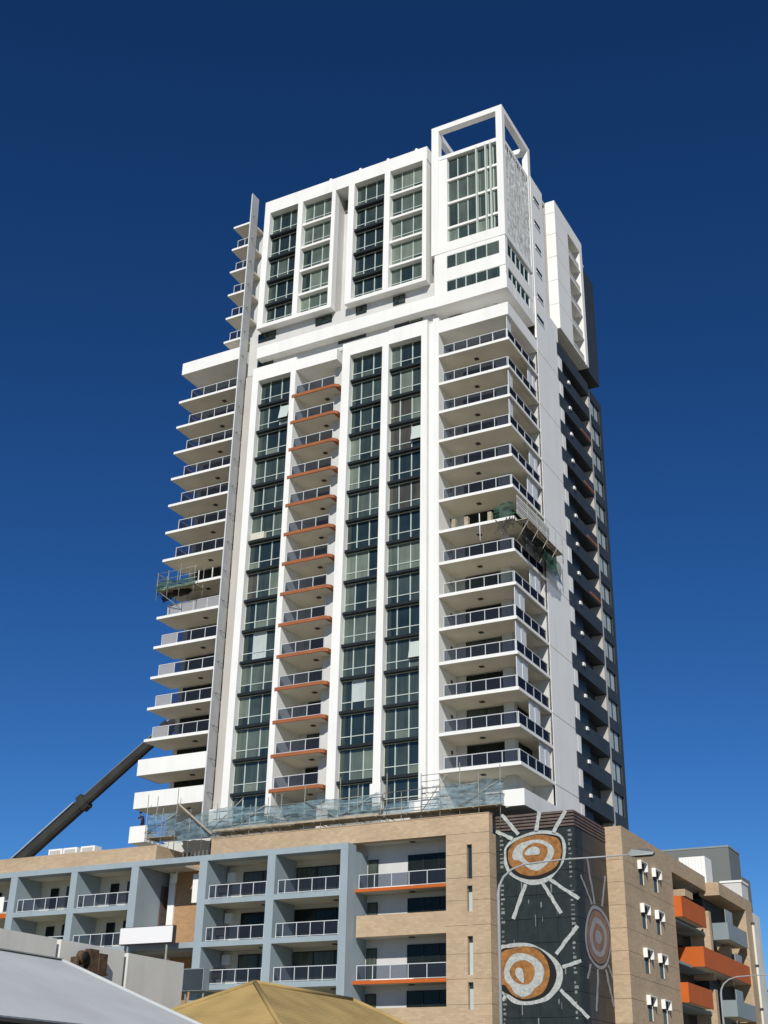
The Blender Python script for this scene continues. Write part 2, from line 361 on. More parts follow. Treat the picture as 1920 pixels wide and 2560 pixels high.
for ci, (x0, x1) in enumerate(((-20.17, -16.33), (-9.55, -6.0), (-5.3, -1.82))):
    for k in range(-1, 14):
        z0 = S(k)+.30 if k >= 0 else 24.3; z1 = S(k+1)+.06 if k < 13 else 68.6
        tone = PANES[prow[ci][13-k]]
        op = {}
        if ci == 0 and k == 4: op = {1: M['pale_pane']}
        if ci == 1 and k == 2: op = {1: M['pale_pane']}
        if rng.random() < .25: op.setdefault(rng.randrange(3), PANES[rng.choice([0, 1, 2])])
        window(x0, x1, z0, z1, .70, COLS, tran=.82, pick=tone, opened=op)
        if k >= 0: bx('spandrel_bar', TW, 'dark_bar', x0-.02, x1, .22, .74, S(k)+.06, S(k)+.30)
# an air-conditioning box on one sill and an opened sash as in the photograph
bx('sill_box', TW, 'cream', -19.9, -18.4, .18, .62, S(8)+.32, S(8)+1.0)
for (xa, k) in ((-3.0, 3), (-3.0, 10), (-17.7, 12)):
    z = S(k)+1.15
    mesh('opened_sash', TW, 'alu', [(xa, .62, z+1.5), (xa+1.05, .62, z+1.5), (xa+1.05, .25, z), (xa, .25, z), (xa, .66, z+1.5), (xa+1.05, .66, z+1.5), (xa+1.05, .29, z), (xa, .29, z)],
         [(0, 3, 2, 1), (4, 5, 6, 7), (0, 1, 5, 4), (1, 2, 6, 5), (2, 3, 7, 6), (3, 0, 4, 7)])

# --- balconies
def railing(par, xs, y, z0, h, glass='rail_glass', frost=()):
    """posts, top rail and one glass panel per bay along X"""
    bl = [(x-.024, x+.024, y, y+.05, z0, z0+h) for x in xs] + [(xs[0]-.03, xs[-1]+.03, y-.012, y+.072, z0+h, z0+h+.05), (xs[0], xs[-1], y+.01, y+.05, z0+.06, z0+.10)]
    boxes('railing', par, 'rail', bl)
    for i in range(len(xs)-1):
        bx('glass_panel', par, 'rail_frost' if i in frost else glass, xs[i]+.04, xs[i+1]-.04, y+.02, y+.035, z0+.11, z0+h-.02)
def railing_y(par, ys, x, z0, h, glass='rail_glass'):
    bl = [(x-.06, x, y-.03, y+.03, z0, z0+h) for y in ys] + [(x-.072, x+.012, ys[0]-.03, ys[-1]+.03, z0+h, z0+h+.05), (x-.05, x-.01, ys[0], ys[-1], z0+.06, z0+.10)]
    boxes('railing', par, 'rail', bl)
    for i in range(len(ys)-1):
        bx('glass_panel', par, glass, x-.035, x-.02, ys[i]+.04, ys[i+1]-.04, z0+.11, z0+h-.02)
def light(par, x, y, z): bx('ceiling_light', par, 'fit', x-.19, x+.19, y-.19, y+.19, z-.07, z)
# right corner stack
SCREEN = {0: (4.5, 6.9), 1: (2.6, 5.0), 2: (.15, 2.6), 3: (.15, 2.5), 4: (.15, 2.4), 5: (3.7, 6.2), 6: (3.2, 4.9), 8: (3.9, 6.4), 9: (4.6, 6.6), 10: (.15, 1.1), 11: (.15, 1.2), 12: (5.0, 6.8), 13: (.15, 1.2)}
for k in range(14):
    s = S(k)
    bal = boxes('balcony', TW, 'soffit', [(0, 7.02, .0, 3.36, s-.05, s+.20), (5.19, 7.02, 3.36, 7.12, s-.05, s+.20)])
    bx('slab_edge', bal, 'white', 0, 7.04, -.02, 0, s-.055, s+.205)
    bx('slab_edge', bal, 'white', 7.02, 7.04, 0, 7.1, s-.055, s+.205)
    xs = [.40, 1.52, 2.83, 4.13, 5.40, 6.75]
    gm = 'rail_clear' if k == 5 else 'rail_glass'
    if k != 7:
        railing(bal, xs, .14, s+.20, 1.0, gm)
        railing_y(bal, [.2, 1.9, 3.6, 5.3, 6.95], 6.88, s+.20, 1.0)
    if k in SCREEN:
        a, b_ = SCREEN[k]; n = max(1, round((b_-a)/.62)); q = (b_-a)/n
        for i in range(n): bx('screen_leaf', bal, 'rail', 6.78-.03*(i % 2), 6.84-.03*(i % 2), a+i*q+.02, a+(i+1)*q-.02, s+.22, s+2.93)
        bx('screen_track', bal, 'beige', 6.70, 6.90, min(a, 3.4), max(b_, 6.9), s+2.86, s+2.945)
    light(bal, 3.1, 1.7, s-.05)
    bx('wall_light', TW, 'fit', .002, .10, 2.3, 2.5, s+2.1, s+2.35)
    dm = DOOR[1] if k < 6 and k % 2 else DOOR[0]
    window(1.0, 4.56, s+.22, s+2.86, 3.30, [0, .5, 1], mats=DOOR, pick=dm, fmat='dark_bar')
    window(3.5, 6.7, s+.22, s+2.86, 5.26, [0, .5, 1], mats=DOOR, pick=DOOR[0], face='X', fmat='dark_bar')
bx('column', TW, 'shade_wall', 4.55, 5.45, 2.75, 3.45, 21.0, 68.35)
bx('wall', TW, 'shade_wall', 5.2, 7.06, 7.12, 7.4, 21.0, 70)
low = bx('balcony', TW, 'white', 0, 7.22, 0, 7.1, 23.42, 23.62)
boxes('parapet', low, 'white', [(4.0, 7.22, 0, .2, 23.62, 24.7), (7.02, 7.22, .2, 7.1, 23.62, 24.7)])
# left stack, lower block
for k in range(-1, 15):
    s = S(k)
    if k == -1:
        bal = boxes('balcony', TW, 'white', [(-30.55, -28.65, -.05, 3.29, 23.4, 23.6), (-30.55, -28.65, -.05, .12, 23.6, 24.85), (-30.55, -30.4, .12, 3.29, 23.6, 24.85)]); continue
    if k in (0, 1):
        bal = bx('balcony', TW, 'soffit', -30.4, -22.52, .1, 3.29, s-.18, s+.05)
        boxes('parapet', bal, 'white', [(-30.4, -22.54, -.05, .1, s-.18, s+1.28), (-30.4, -30.25, .1, 3.2, s-.18, s+1.28)])
    else:
        bal = bx('balcony', TW, 'soffit', -30.0, -22.52, 0, 3.29, s-.08, s+.16)
        boxes('slab_edge', bal, 'white', [(-30.02, -22.52, -.02, 0, s-.085, s+.165), (-30.02, -30.0, 0, 3.28, s-.085, s+.165)])
        if k < 6 and k > 1: railing(bal, [-29.25, -27.45, -25.85, -24.25, -22.75], .14, s+.16, 1.05, frost=(0,))
        elif k == 6: railing(bal, [-28.9, -27.4, -25.9, -24.3, -22.75], .14, s+.16, 1.05, glass='rail_frost')
        elif k == 7: boxes('railing', bal, 'rail', [(x-.04, x+.04, .14, .22, s+.16, s+1.3) for x in (-25.6, -24.0)])
        else:
            railing(bal, [-28.6, -27.05, -25.45, -23.9, -22.75], .14, s+.16, 1.05)
            railing_y(bal, [.3, 1.7, 3.1], -28.62, s+.16, 1.05)
    if k < 15: light(bal, -25.4, 1.6, s-.08 if k > 1 else s-.18)
    window(-28.6, -23.2, s+.2, s+2.8, 3.25, [0, .33, .66, 1], mats=DOOR, pick=DOOR[0], fmat='dark_bar')
# left stack, upper block
for i in range(6):
    s = 74.5+3*i
    bal = bx('balcony', TW, 'soffit', -24.9, -22.52, 0, 2.4, s-.06, s+.16)
    boxes('slab_edge', bal, 'white', [(-24.92, -22.52, -.02, 0, s-.065, s+.165), (-24.92, -24.9, 0, 2.4, s-.065, s+.165)])
    if i < 5: railing(bal, [-24.3, -23.4, -22.7], .14, s+.16, 1.0)
# orange balconies in the recess
for k in range(0, 14):
    s = S(k)
    bal = boxes('balcony', TW, 'soffit', [(-15.75, -12.1, 0, 3.99, s-.08, s+.06), (-12.1, -11.2, 0, 1.44, s-.08, s+.06)])
    # chamfered terracotta edge with a blunt return at the right
    ed = [(-16.02, -.06), (-11.15, -.06), (-10.82, .25), (-10.82, .9), (-11.2, 1.2), (-11.2, .06), (-16.02, .06)]
    prism('slab_edge', bal, 'orange', [(x, y, s+.20) for x, y in ed], (0, 0, 1), .30)
    railing(bal, [-15.65, -14.17, -12.67, -11.25], .12, s+.20, 1.0)
    light(bal, -13.0, 1.8, s-.08)
    window(-14.9, -12.12, s+.1, s+2.82, 3.95, [0, .5, 1], mats=DOOR, pick=DOOR[k % 2], fmat='dark_bar')
# --- dividing band and recessed storeys between the blocks
bx('wall', TW, 'shade_wall', -22.28, -.8, 2.0, 26, 75.04, 91.0); bx('wall', TW, 'shade_wall', -22.28, -.8, 1.0, 26, 70.21, 75.03)
bx('wall', TW, 'shade_wall', -24.5, -22.28, 2.4, 20, 73.0, 89.4)
bx('wall', TW, 'shade_wall', -.8, 5.2, 2.0, 26, 70.03, 72.4)
bx('band', TW, 'white', -20.6, -.8, 0, .99, 71.35, 72.7); bx('band', TW, 'white', -.8, 7.02, 0, 2.0, 71.3, 72.7)
bx('band', TW, 'white', 5.0, 7.03, 2.0, 6.9, 71.25, 72.5)
for x0, x1, z0, z1 in ((-21.1, -19.2, 71.0, 72.1), (-11.5, -8.4, 71.0, 72.1), (-5.2, -2.2, 71.0, 72.1), (-21.2, -19.1, 74.0, 75.0), (-9.6, -8.4, 73.9, 74.9), (-5.4, -4.1, 73.7, 74.7), (-14.3, -12.4, 74.0, 74.9)):
    window(x0, x1, z0, z1, .95, [0, .5, 1], pick=PANES[0], fmat='dark_bar')
window(.2, 1.5, 70.4, 71.2, 1.94, [0, .5, 1], pick=PANES[0], fmat='dark_bar')
# --- the two framed window boxes
for x0, xa, xb, x1, zb in ((-20.9, -16.65, -16.05, -12.0, 75.05), (-10.43, -6.16, -5.53, -1.35, 74.85)):
    bx('wall', TW, 'shade_wall', x0, x1, .80, 2.0, zb, 90.0)
    bx('box_floor', TW, 'white', x0, x1, 0, .8, zb, zb+.42)
    bx('box_side', TW, 'white', x0, x0+.7, 0, .8, zb+.42, 89.9)
    bx('box_mullion', TW, 'white', xa, xb, 0, .8, zb+.42, 89.9)
    bx('box_side', TW, 'white', x1-.45, x1, 0, .8, zb+.42, 89.9)
    tones = {0: [0, 0, 0, 0, 1], 1: [2, 2, 2, 2, 2]} if x0 < -15 else {0: [0, 0, 0, 1, 1], 1: [2, 3, 2, 2, 3]}
    for ci, (wx0, wx1) in enumerate(((x0+.7, xa), (xb, x1-.45))):
        for i in range(5):
            z0 = 77.9+3*(i-1)+.16 if i else zb+.42; z1 = 77.9+3*i-.10 if i < 4 else 89.9
            window(wx0, wx1, z0, z1, .72, COLS, tran=.75, pick=PANES[tones[ci][i]], opened={0: PANES[1]} if rng.random() < .2 else None)
            if i: bx('spandrel_bar' if ci == 0 else 'white_sill', TW, 'dark_bar' if ci == 0 else 'white', wx0, wx1, .20, .76, z0-.26, z0)
bx('fascia', TW, 'white', -20.9, -1.3, 0, 2.2, 89.9, 91.55)
bx('louvre', TW, 'louvre', -11.9, -10.45, 1.88, 2.0, 88.2, 89.85)
bx('roof_slab', TW, 'shade_wall', -22.2, 6.2, 2.2, 25.8, 91.0, 91.3)
for x in (-12.9, -9.3, -6.0, -2.7): bx('roof_light', TW, 'lam', x-.13, x+.13, .3, .6, 91.55, 92.05)
# --- crown: glazed box inside an open frame
bx('wall', TW, 'shade_wall', -.8, 6.3, .62, 7.2, 72.4, 89.2)
bx('wall', TW, 'shade_wall', 6.3, 6.98, 6.9, 7.2, 72.5, 89.2)
for x0, x1, y0, y1 in ((-.79, 0, 0, .7), (6.32, 7.0, 0, .7), (6.4, 7.0, 6.75, 7.4), (-.79, -.1, 6.75, 7.4)):
    bx('frame_post', TW, 'white', x0, x1, y0, y1, 77.45 if y0 == 0 else 77.5, 93.0)
boxes('frame_beam', TW, 'white', [(-.79, 7.0, 0, .7, 93.0, 93.62)]); boxes('frame_beam', TW, 'white', [(-.79, 7.0, 6.75, 7.4, 93.0, 93.6)])
boxes('frame_beam', TW, 'white', [(6.4, 7.0, .7, 6.75, 93.0, 93.61)]); boxes('frame_beam', TW, 'white', [(-.79, -.2, .7, 6.75, 93.0, 93.61)])
bx('frame_sill', TW, 'white', 0, 6.32, .012, .6, 77.45, 78.55); bx('frame_sill', TW, 'white', 6.4, 6.99, .7, 6.75, 77.46, 78.1)
bx('frame_panel', TW, 'white', 0, .88, .15, .6, 78.55, 89.2)
bx('crown_roof', TW, 'white', -.05, 6.95, .1, 7.1, 89.2, 89.65)
for i in range(4):
    z0 = (78.6, 80.6, 83.65, 86.55)[i]; z1 = (80.35, 83.4, 86.3, 89.15)[i]
    window(.9, 6.31, z0, z1, .50, [0, .19, .385, .59, .78, .9, 1], pick=PANES[(1, 1, 2, 1)[i]])
    if i: bx('white_sill', TW, 'white', .88, 6.32, .28, .6, z0-.25, z0)
for x in (4.1, 5.1, 5.62): bx('sun_fin', TW, 'alu', x-.07, x+.07, .02, .3, 78.2, 89.3)
boxes('side_screen', TW, 'side_mesh', [(6.86+.02*((i*7+j*3) % 5), 6.90+.02*((i*7+j*3) % 5), .75+i*.15, .75+i*.15+(.12, .10, .13)[(i+j) % 3], 78.1, 89.15-.5*((i*5) % 3)) for i in range(40) for j in (i % 4,)], kind='stuff')
# storeys under the crown with strip windows round the corner
bx('column', TW, 'white', -.45, .86, .05, .62, 72.7, 77.42)
bx('column', TW, 'white', 6.35, 6.95, .05, .62, 72.7, 77.42)
bx('spandrel', TW, 'white', .86, 6.955, .0, .615, 73.95, 75.4); bx('spandrel', TW, 'white', 6.35, 6.96, .62, 6.88, 73.95, 75.4)
bx('spandrel', TW, 'white', .86, 6.35, .03, .62, 76.95, 77.42)
for z0, z1 in ((72.7, 73.95), (75.4, 76.95)):
    window(.86, 6.35, z0, z1, .09, [0, .18, .36, .56, .76, 1], pick=PANES[1])
    window(.62, 6.0, z0, z1, 6.85, [0, .2, .4, .6, .8, 1], pick=PANES[0], face='X')
    bx('column', TW, 'white', 6.36, 6.94, 6.0, 6.88, z0, z1)
bx('wall', TW, 'shade_wall', 6.28, 6.5, .62, 6.9, 72.5, 77.4); bx('wall', TW, 'shade_wall', .86, 6.35, .13, .62, 72.7, 77.4); bx('wall', TW, 'shade_wall', 6.5, 6.8, .62, 6.0, 72.6, 77.3)
# --- side wall with joints, slot windows above
bx('wall_core', TW, 'fit', 5.2, 7.02, 7.4, 13.05, 21.0, 74.8)
zj = [21.0, 26.6, 32.6, 38.6, 44.6, 50.6, 56.6, 62.6, 68.6, 74.8]
for a, b_ in zip(zj[:-1], zj[1:]): bx('wall_panel', TW, 'white', 6.9, 7.1, 7.12, 13.1, a+.035, b_-.035)
bx('wall', TW, 'white', 6.0, 7.05, 7.2, 10.4, 74.8, 90.0)
bx('wall', TW, 'beige', 5.2, 6.2, 7.2, 13.5, 74.8, 90.2)
for z in (75.2, 78.3, 81.3, 84.3, 87.4):
    wn = bx('window', TW, 'white', 7.03, 7.12, 7.8, 9.4, z-.12, z)
    bx('pane', wn, PANES[0], 7.03, 7.075, 7.85, 9.35, z, z+.5)
wn = bx('window', TW, 'white', 7.08, 7.16, 7.3, 9.2, 72.3, 72.42); bx('pane', wn, PANES[0], 7.08, 7.12, 7.35, 9.15, 72.42, 72.95)
# --- rear white block on the side
for i, (a, b_) in enumerate(((74.9, 78.0), (78.0, 81.0), (81.0, 84.0), (84.0, 87.0), (87.0, 89.8), (89.8, 91.4))):
    bx('wall_panel', TW, 'white', 6.25, 7.3, 13.5, 17.4, a+.03, b_-.03)
bx('wall', TW, 'beige', 5.2, 6.25, 13.5, 22, 74.9, 91.2)
bx('wall', TW, 'white', 6.25, 7.3, 17.4, 22, 89.75, 91.4)
bx('pier', TW, 'white', 6.25, 7.3, 21.2, 22, 74.9, 89.75)
for i in range(5):
    z = 75.0+3*i
    bal = bx('balcony', TW, 'white', 6.25, 7.25, 17.41, 21.19, z, z+.2); bx('parapet', bal, 'beige', 6.95, 7.15, 17.45, 21.15, z+.2, z+1.0)
    bx('louvre', TW, 'fit', 6.25, 6.3, 18.2, 20.6, z+.3, z+2.6)
# --- dark rear facade, storey by storey
bx('wall', TW, 'navy', 5.2, 6.0, 13.1, 26, 21.0, 74.8)
bx('wall', TW, 'navy', 5.0, 7.1, 22.1, 26, 74.8, 88.5)
for k in range(-1, 16):
    s = S(k)
    bx('spandrel_panel', TW, 'navy', 5.9, 7.16, 12.6, 21.7, s-.25, s+1.12)
    bx('spandrel_panel', TW, 'navy', 5.9, 7.1, 22.3, 26, s-.25, s+.85)
    if k == 15: break
    bx('white_quoin', TW, 'white', 5.9, 7.115, 13.06, 13.9, s+1.12, s+2.75)
    bx('wall_panel', TW, 'dark_bar', 5.9, 6.75, 13.9, 17.2, s+1.12, s+2.75)
    bx('party_wall', TW, 'beige', 5.9, 7.08, 21.7, 22.3, s-.25, s+2.75)
    if k % 2 == 1 and k > 5: bx('slab_edge', TW, 'orange', 7.15, 7.2, 18.6, 21.6, s-.05, s+.2)
    bx('wall_lamp', TW, 'lam', 7.16, 7.32, 15.2, 15.6, s+.65, s+.95)
    bx('wall_panel', TW, 'navy', 6.6, 7.1, 25.2, 26, s+.85, s+2.75)
    wn = boxes('window', TW, 'dark_bar', [(6.85, 6.98, 22.3, 22.5, s+.85, s+2.75), (6.85, 6.98, 23.55, 23.75, s+.85, s+2.75), (6.85, 6.98, 24.9, 25.2, s+.85, s+2.75), (6.86, 6.97, 22.45, 25.0, s+.84, s+.92), (6.86, 6.97, 22.45, 25.0, s+2.68, s+2.76)])
    bx('pane', wn, M['pale_pane'], 6.9, 6.94, 22.5, 23.55, s+.86, s+2.74); bx('pane', wn, M['pale_pane'], 6.9, 6.94, 23.75, 24.9, s+.86, s+2.74)

# ================================================================== the brick podium
XF = PG
PD = thing('podium_building', 'tan brick podium with blue-grey framed balconies, painted dark corner screen and orange balcony boxes', 'building', (-12, 8, 0))
parent_of = PD
G = lambda n, m, *a, **k: bx(n, PD, m, *a, **k)
# masses
G('wall', 'cream', -22.5, -8.1, 3.28, 30, -.2, 22.3)
G('wall', 'shade_wall', -8.1, -.01, 3.28, 30, -.2, 22.4)
G('wall', 'cream', -75, -29.6, 3.28, 30, -.2, 22.2)
G('wall', 'brick_red', -27.9, -22.5, 4.0, 30, -.2, 22.1)
G('wall', 'grey', -29.6, -27.9, 6.2, 30, -.2, 22.1)
G('column', 'white', -28.6, -27.92, 3.85, 4.6, 0, 21.3)
G('roof_deck', 'kerb', -75, 3.6, 4.4, 30, 22.41, 22.55)
# brick parapets
G('parapet', 'brick', -22.5, 3.67, 1.3, 2.0, 21.96, 23.4)
G('parapet', 'brick', -28.9, -28.4, 1.3, 9.0, 21.8, 23.35)
G('parapet', 'brick', -75, -28.91, 1.3, 2.0, 21.8, 23.35)
G('parapet_cap', 'brick', -22.55, 3.70, 1.26, 2.03, 23.4, 23.46)
G('ceiling', 'cream', -8.05, -.03, 1.32, 3.28, 21.98, 22.2)
# corner pier in storey-height panels with slit windows
zj = [0, 2.1, 3.95, 5.8, 7.65, 9.5, 11.28, 13.05, 15.09, 16.93, 18.61, 20.37, 21.95]
for a, b_ in zip(zj[:-1], zj[1:]):
    G('brick_panel', 'brick', -.02, 1.75, 1.3, 3.2, a+.012, b_-.012); G('brick_panel', 'brick', 2.2, 3.67, 1.3, 2.6, a+.012, b_-.012)
G('joint_backing', 'louvre', 0, 1.74, 1.34, 3.3, 0, 21.9); G('joint_backing', 'louvre', 2.21, 3.64, 1.34, 4.5, 0, 21.9)
sl_ = [(9.15, 11.03), (11.53, 14.3), (16.09, 17.99), (18.5, 21.09)]
zz = 0
for a, b_ in sl_:
    G('brick_panel', 'brick', 1.75, 2.2, 1.303, 4.0, zz, a); zz = b_
    wn = boxes('window', PD, 'grey_dk', [(1.75, 2.2, 1.62, 1.68, a, a+.06), (1.75, 2.2, 1.62, 1.68, b_-.06, b_)])
    if a < 18: bx('pane', wn, 'pale_pane', 1.8, 2.2, 1.56, 1.6, a+.02, b_-.45); bx('pane', wn, PANES[0], 1.76, 2.2, 1.60, 1.63, b_-.45, b_-.02)
    else: bx('pane', wn, PANES[0], 1.76, 2.2, 1.6, 1.63, a+.02, b_-.02)
G('brick_panel', 'brick', 1.75, 2.2, 1.303, 4.0, zz, 21.95)
# bay with orange ledges and brick parapets
for z0, z1, kind in ((18.06, 18.3, 'o'), (14.62, 16.24, 'b'), (11.13, 11.4, 'o'), (7.7, 9.38, 'b'), (4.2, 4.45, 'o'), (.2, 2.3, 'b')):
    if kind == 'o':
        bal = bx('balcony', PD, 'cream', -8.05, -.03, 1.42, 3.28, z0+.02, z1-.02)
        bx('slab_edge', bal, 'deep_orange', -8.3, -.03, 1.28, 1.42, z0, z1)
        bx('step_edge', bal, 'white', -6.6, -2.9, 1.5, 1.62, z1, z1+.09)
        railing(bal, [-7.85, -6.45, -4.9, -3.35, -1.75, -.1], 1.5, z1, 1.1)
    else:
        bal = bx('balcony', PD, 'cream', -8.05, -.03, 1.6, 3.28, z0+.02, z0+.3)
        bx('parapet', bal, 'brick', -7.9, -.025, 1.31, 1.58, z0, z1)
    fz = z1 if kind == 'o' else z0+.3
    window(-4.3, -.1, fz, fz+2.75, 3.22, [0, .33, .66, 1], mats=DOOR, pick=DOOR[0], fmat='dark_bar')
    window(-7.95, -7.05, fz, fz+2.6, 3.22, [0, 1], mats=DOOR, pick=DOOR[1], fmat='dark_bar')
    light(PD, -3.6, 2.6, z0+.02)
light(PD, -3.6, 2.6, 21.98)
# blue-grey frame
PIL = [(-8.77, -8.07), (-15.72, -14.95), (-22.6, -21.8), (-29.9, -29.1), (-36.72, -36.0), (-43.9, -43.08), (-51.0, -50.2), (-58.1, -57.3)]
for x0, x1 in PIL: G('pilaster', 'grey', x0, x1, 0, 3.27, -.2, 21.3)
G('frame_beam', 'grey', -58.1, -8.07, -.01, 1.29, 21.3, 21.78)
bays = [(-14.95, -8.77), (-21.8, -15.72), (-36.0, -29.9), (-43.08, -36.72), (-50.2, -43.9), (-57.3, -51.0)]
for bi, (x0, x1) in enumerate(bays):
    G('ceiling', 'cream', x0, x1, 1.3, 3.27, 21.32, 21.5)
    for si, z in enumerate((17.7, 14.3, 10.95, 7.55, 4.15)):
        bal = bx('balcony', PD, 'cream', x0, x1, .15, 3.27, z+.02, z+.38)
        bx('slab_edge', bal, 'grey' if bi < 4 else 'deep_orange', x0, x1, .0, .15, z, z+.42)
        nb = 4; xs = [x0+1.0+(x1-.05-x0-1.0)*i/nb for i in range(nb+1)]
        railing(bal, [x0+.35]+xs, .06, z+.42, 1.08)
        window(x0+.1 if bi == 0 else x0+1.6 if bi == 1 else x0+3.2, x1-.1, z+.4, z+3.05, 3.22, [0, .45, 1] if bi else [0, .33, .66, 1], mats=DOOR, pick=DOOR[(bi*2+si*3+1) % 2], fmat='dark_bar')
        if bi > 1: window(x0+1.3, x0+2.2, z+.4, z+2.95, 3.22, [0, 1], mats=DOOR, pick=DOOR[0], fmat='dark_bar')
        if bi == 1: bx('air_conditioner', PD, 'white', x0+.15, x0+.85, 2.85, 3.26, z+2.25, z+3.05)
        light(bal, x1-1.4, 2.0, z+.02)
# open court between the wings
G('frame_beam', 'grey', -29.1, -22.6, .02, .6, 14.3, 14.75)
G('wall', 'grey', -29.6, -29.12, 3.27, 6.2, 0, 21.3)
G('court_ceiling', 'cream', -29.1, -25.5, 1.3, 6.1, 21.35, 21.6)
G('door_opening', 'louvre', -29.12, -29.08, 3.4, 4.4, 15.0, 20.2)
G('white_panel', 'white', -24.35, -23.8, 1.6, 1.75, 18.2, 20.6)
mesh('sail_panel', PD, 'white', [(-27.9, 3.0, 20.3), (-27.2, 3.0, 21.3), (-27.15, 3.0, 20.3), (-27.9, 3.06, 20.3), (-27.2, 3.06, 21.3), (-27.15, 3.06, 20.3)], [(0, 2, 1), (3, 4, 5), (0, 1, 4, 3), (1, 2, 5, 4), (2, 0, 3, 5)])
G('court_slab', 'kerb', -29.1, -22.6, .6, 6.0, 14.1, 14.5)
# far-left bay: white screen on an orange ledge
G('white_panel', 'white', -46.6, -44.4, -.02, .05, 18.2, 19.6)

# --- painted screen at the corner
YM, XC = 2.6, 10.14
MS = bx('mural_screen', PD, 'mural_black', 3.67, XC-.06, YM+.06, 9.8, 0, 23.36, label='dark painted screen wall with ochre ringed suns and chalk white rays')
WP[MS] = WP[MS]
xs = [3.67+(XC-3.67)*i/4 for i in range(5)]; ysd = [YM+(9.8-YM)*i/4 for i in range(5)]
zs = [0+1.72*i for i in range(13)]+[22.1]
for a, b_ in zip(zs[:-1], zs[1:]):
    for i in range(4):
        bx('screen_panel', MS, 'mural', xs[i]+.015, xs[i+1]-.015 - (.06 if i == 3 else 0), YM+.02, YM+.06, a+.015, b_-.015)
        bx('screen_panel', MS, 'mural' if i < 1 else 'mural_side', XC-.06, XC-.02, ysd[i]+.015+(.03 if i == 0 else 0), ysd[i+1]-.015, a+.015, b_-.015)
for i in range(5): bx('louvre_blade', MS, 'louvre', 3.7, XC, YM-.06, YM+.05, 22.16+i*.25, 22.32+i*.25); bx('louvre_blade', MS, 'louvre', XC-.06, XC+.02, YM+.05, 9.8, 22.16+i*.25, 22.32+i*.25)
hl = []
rr = random.Random(3)
for i in range(60):
    z = 2+i*.34
    for xa in (4.0, 9.6):
        if rr.random() < .8 and z < 21.8: hl.append((xa, xa+rr.uniform(.10, .32), YM-.0, YM+.021, z, z+rr.uniform(.08, .22)))
    if rr.random() < .45 and z < 21.5: xa = rr.uniform(4.6, 9.2); hl.append((xa, xa+rr.uniform(.03, .12), YM+.005, YM+.021, z, z+rr.uniform(.2, 1.0)))
boxes('perforation', MS, 'mural_hole', hl, kind='stuff')
dpx = lambda x, y: (1200+x*360/1373, 1980+y*360/1373)
def smooth_poly(pts, n=4):
    out = []; L = len(pts)
    for i in range(L):
        p0, p1, p2, p3 = [Vector((*pts[(i+j-1) % L], 0)) for j in range(4)]
        for k in range(n):
            t = k/n; v = .5*((2*p1)+(p2-p0)*t+(2*p0-5*p1+4*p2-p3)*t*t+(3*p1-p0-3*p2+p3)*t**3); out.append((v.x, v.y))
    return out
def blob(name, mat, pts, lay, side=False, clip=None):
    jt = 1.5 if side else 6
    pts = smooth_poly([(x+rr.uniform(-jt, jt), y+rr.uniform(-jt, jt)) for x, y in pts])
    if side: P = [onX(*dpx(*p), XC+.012*lay) for p in pts]
    else: P = [onY(*dpx(*p), YM-.012*lay) for p in pts]
    if clip is not None: P = [Vector((max(p.x, clip), p.y, p.z)) for p in P]
    prism(name, MS, mat, P, (1, 0, 0) if side else (0, -1, 0), .02)
def rayb(mat, a, b_, wpx, lay, side=False):
    n = 9; pts = []; A, B_ = Vector((*a, 0)), Vector((*b_, 0)); d = (B_-A).normalized(); nn = Vector((-d.y, d.x, 0))
    up, dn = [], []
    for i in range(n):
        t = i/(n-1); c = A.lerp(B_, t)+nn*rr.uniform(-3, 3); wd = wpx/2*rr.uniform(.85, 1.15)
        up.append(c+nn*wd); dn.append(c-nn*wd)
    pts = [(v.x, v.y) for v in up+dn[::-1]]
    P = [onX(*dpx(*p), XC+.012*lay) for p in pts] if side else [onY(*dpx(*p), YM-.012*lay) for p in pts]
    if not side: P = [Vector((max(3.69, p.x), p.y, p.z)) for p in P]
    prism('painted_ray', MS, mat, P, (1, 0, 0) if side else (0, -1, 0), .02)
S1 = [(225,600),(240,530),(300,460),(380,420),(470,385),(560,370),(680,375),(760,400),(810,470),(820,560),(800,660),(740,760),(660,840),(580,880),(480,885),(380,850),(300,810),(260,760),(235,680)]
S1k = [(248,600),(262,535),(320,475),(420,428),(560,400),(690,405),(765,440),(790,520),(785,640),(730,740),(640,805),(540,832),(420,825),(320,775),(265,690)]
S1o = [(265,600),(275,540),(330,480),(420,440),(560,412),(700,425),(758,465),(772,560),(755,660),(700,735),(600,785),(500,800),(400,790),(330,740),(280,670)]
S1w = [(310,580),(350,510),(450,465),(560,450),(650,480),(705,550),(690,640),(620,710),(540,750),(450,720),(380,660),(320,640)]
S1i = [(405,590),(430,530),(500,490),(580,490),(640,530),(645,590),(600,660),(520,690),(440,650)]
S1c = [(430,590),(470,540),(530,525),(575,550),(560,590),(500,600),(450,610)]
for i, (m_, p_) in enumerate((('mural_white', S1), ('mural_black', S1k), ('mural_orange', S1o), ('mural_white', S1w), ('mural_orange', S1i), ('mural_white', S1c))): blob('painted_ring', m_, p_, i+1)
for a, b_ in (((205,215),(365,405)), ((150,375),(310,450)), ((565,190),(535,370)), ((815,175),(695,385)), ((435,880),(315,1210)), ((590,860),(775,1155)), ((665,835),(945,1015))): rayb('mural_white', a, b_, 34, 8 if a[1] < 400 else 1)
S2 = [(185,1500),(260,1450),(350,1435),(480,1445),(600,1500),(700,1570),(770,1660),(790,1740),(770,1850),(720,1920),(650,1980),(540,2020),(440,2035),(330,2010),(250,1950),(185,1870)]
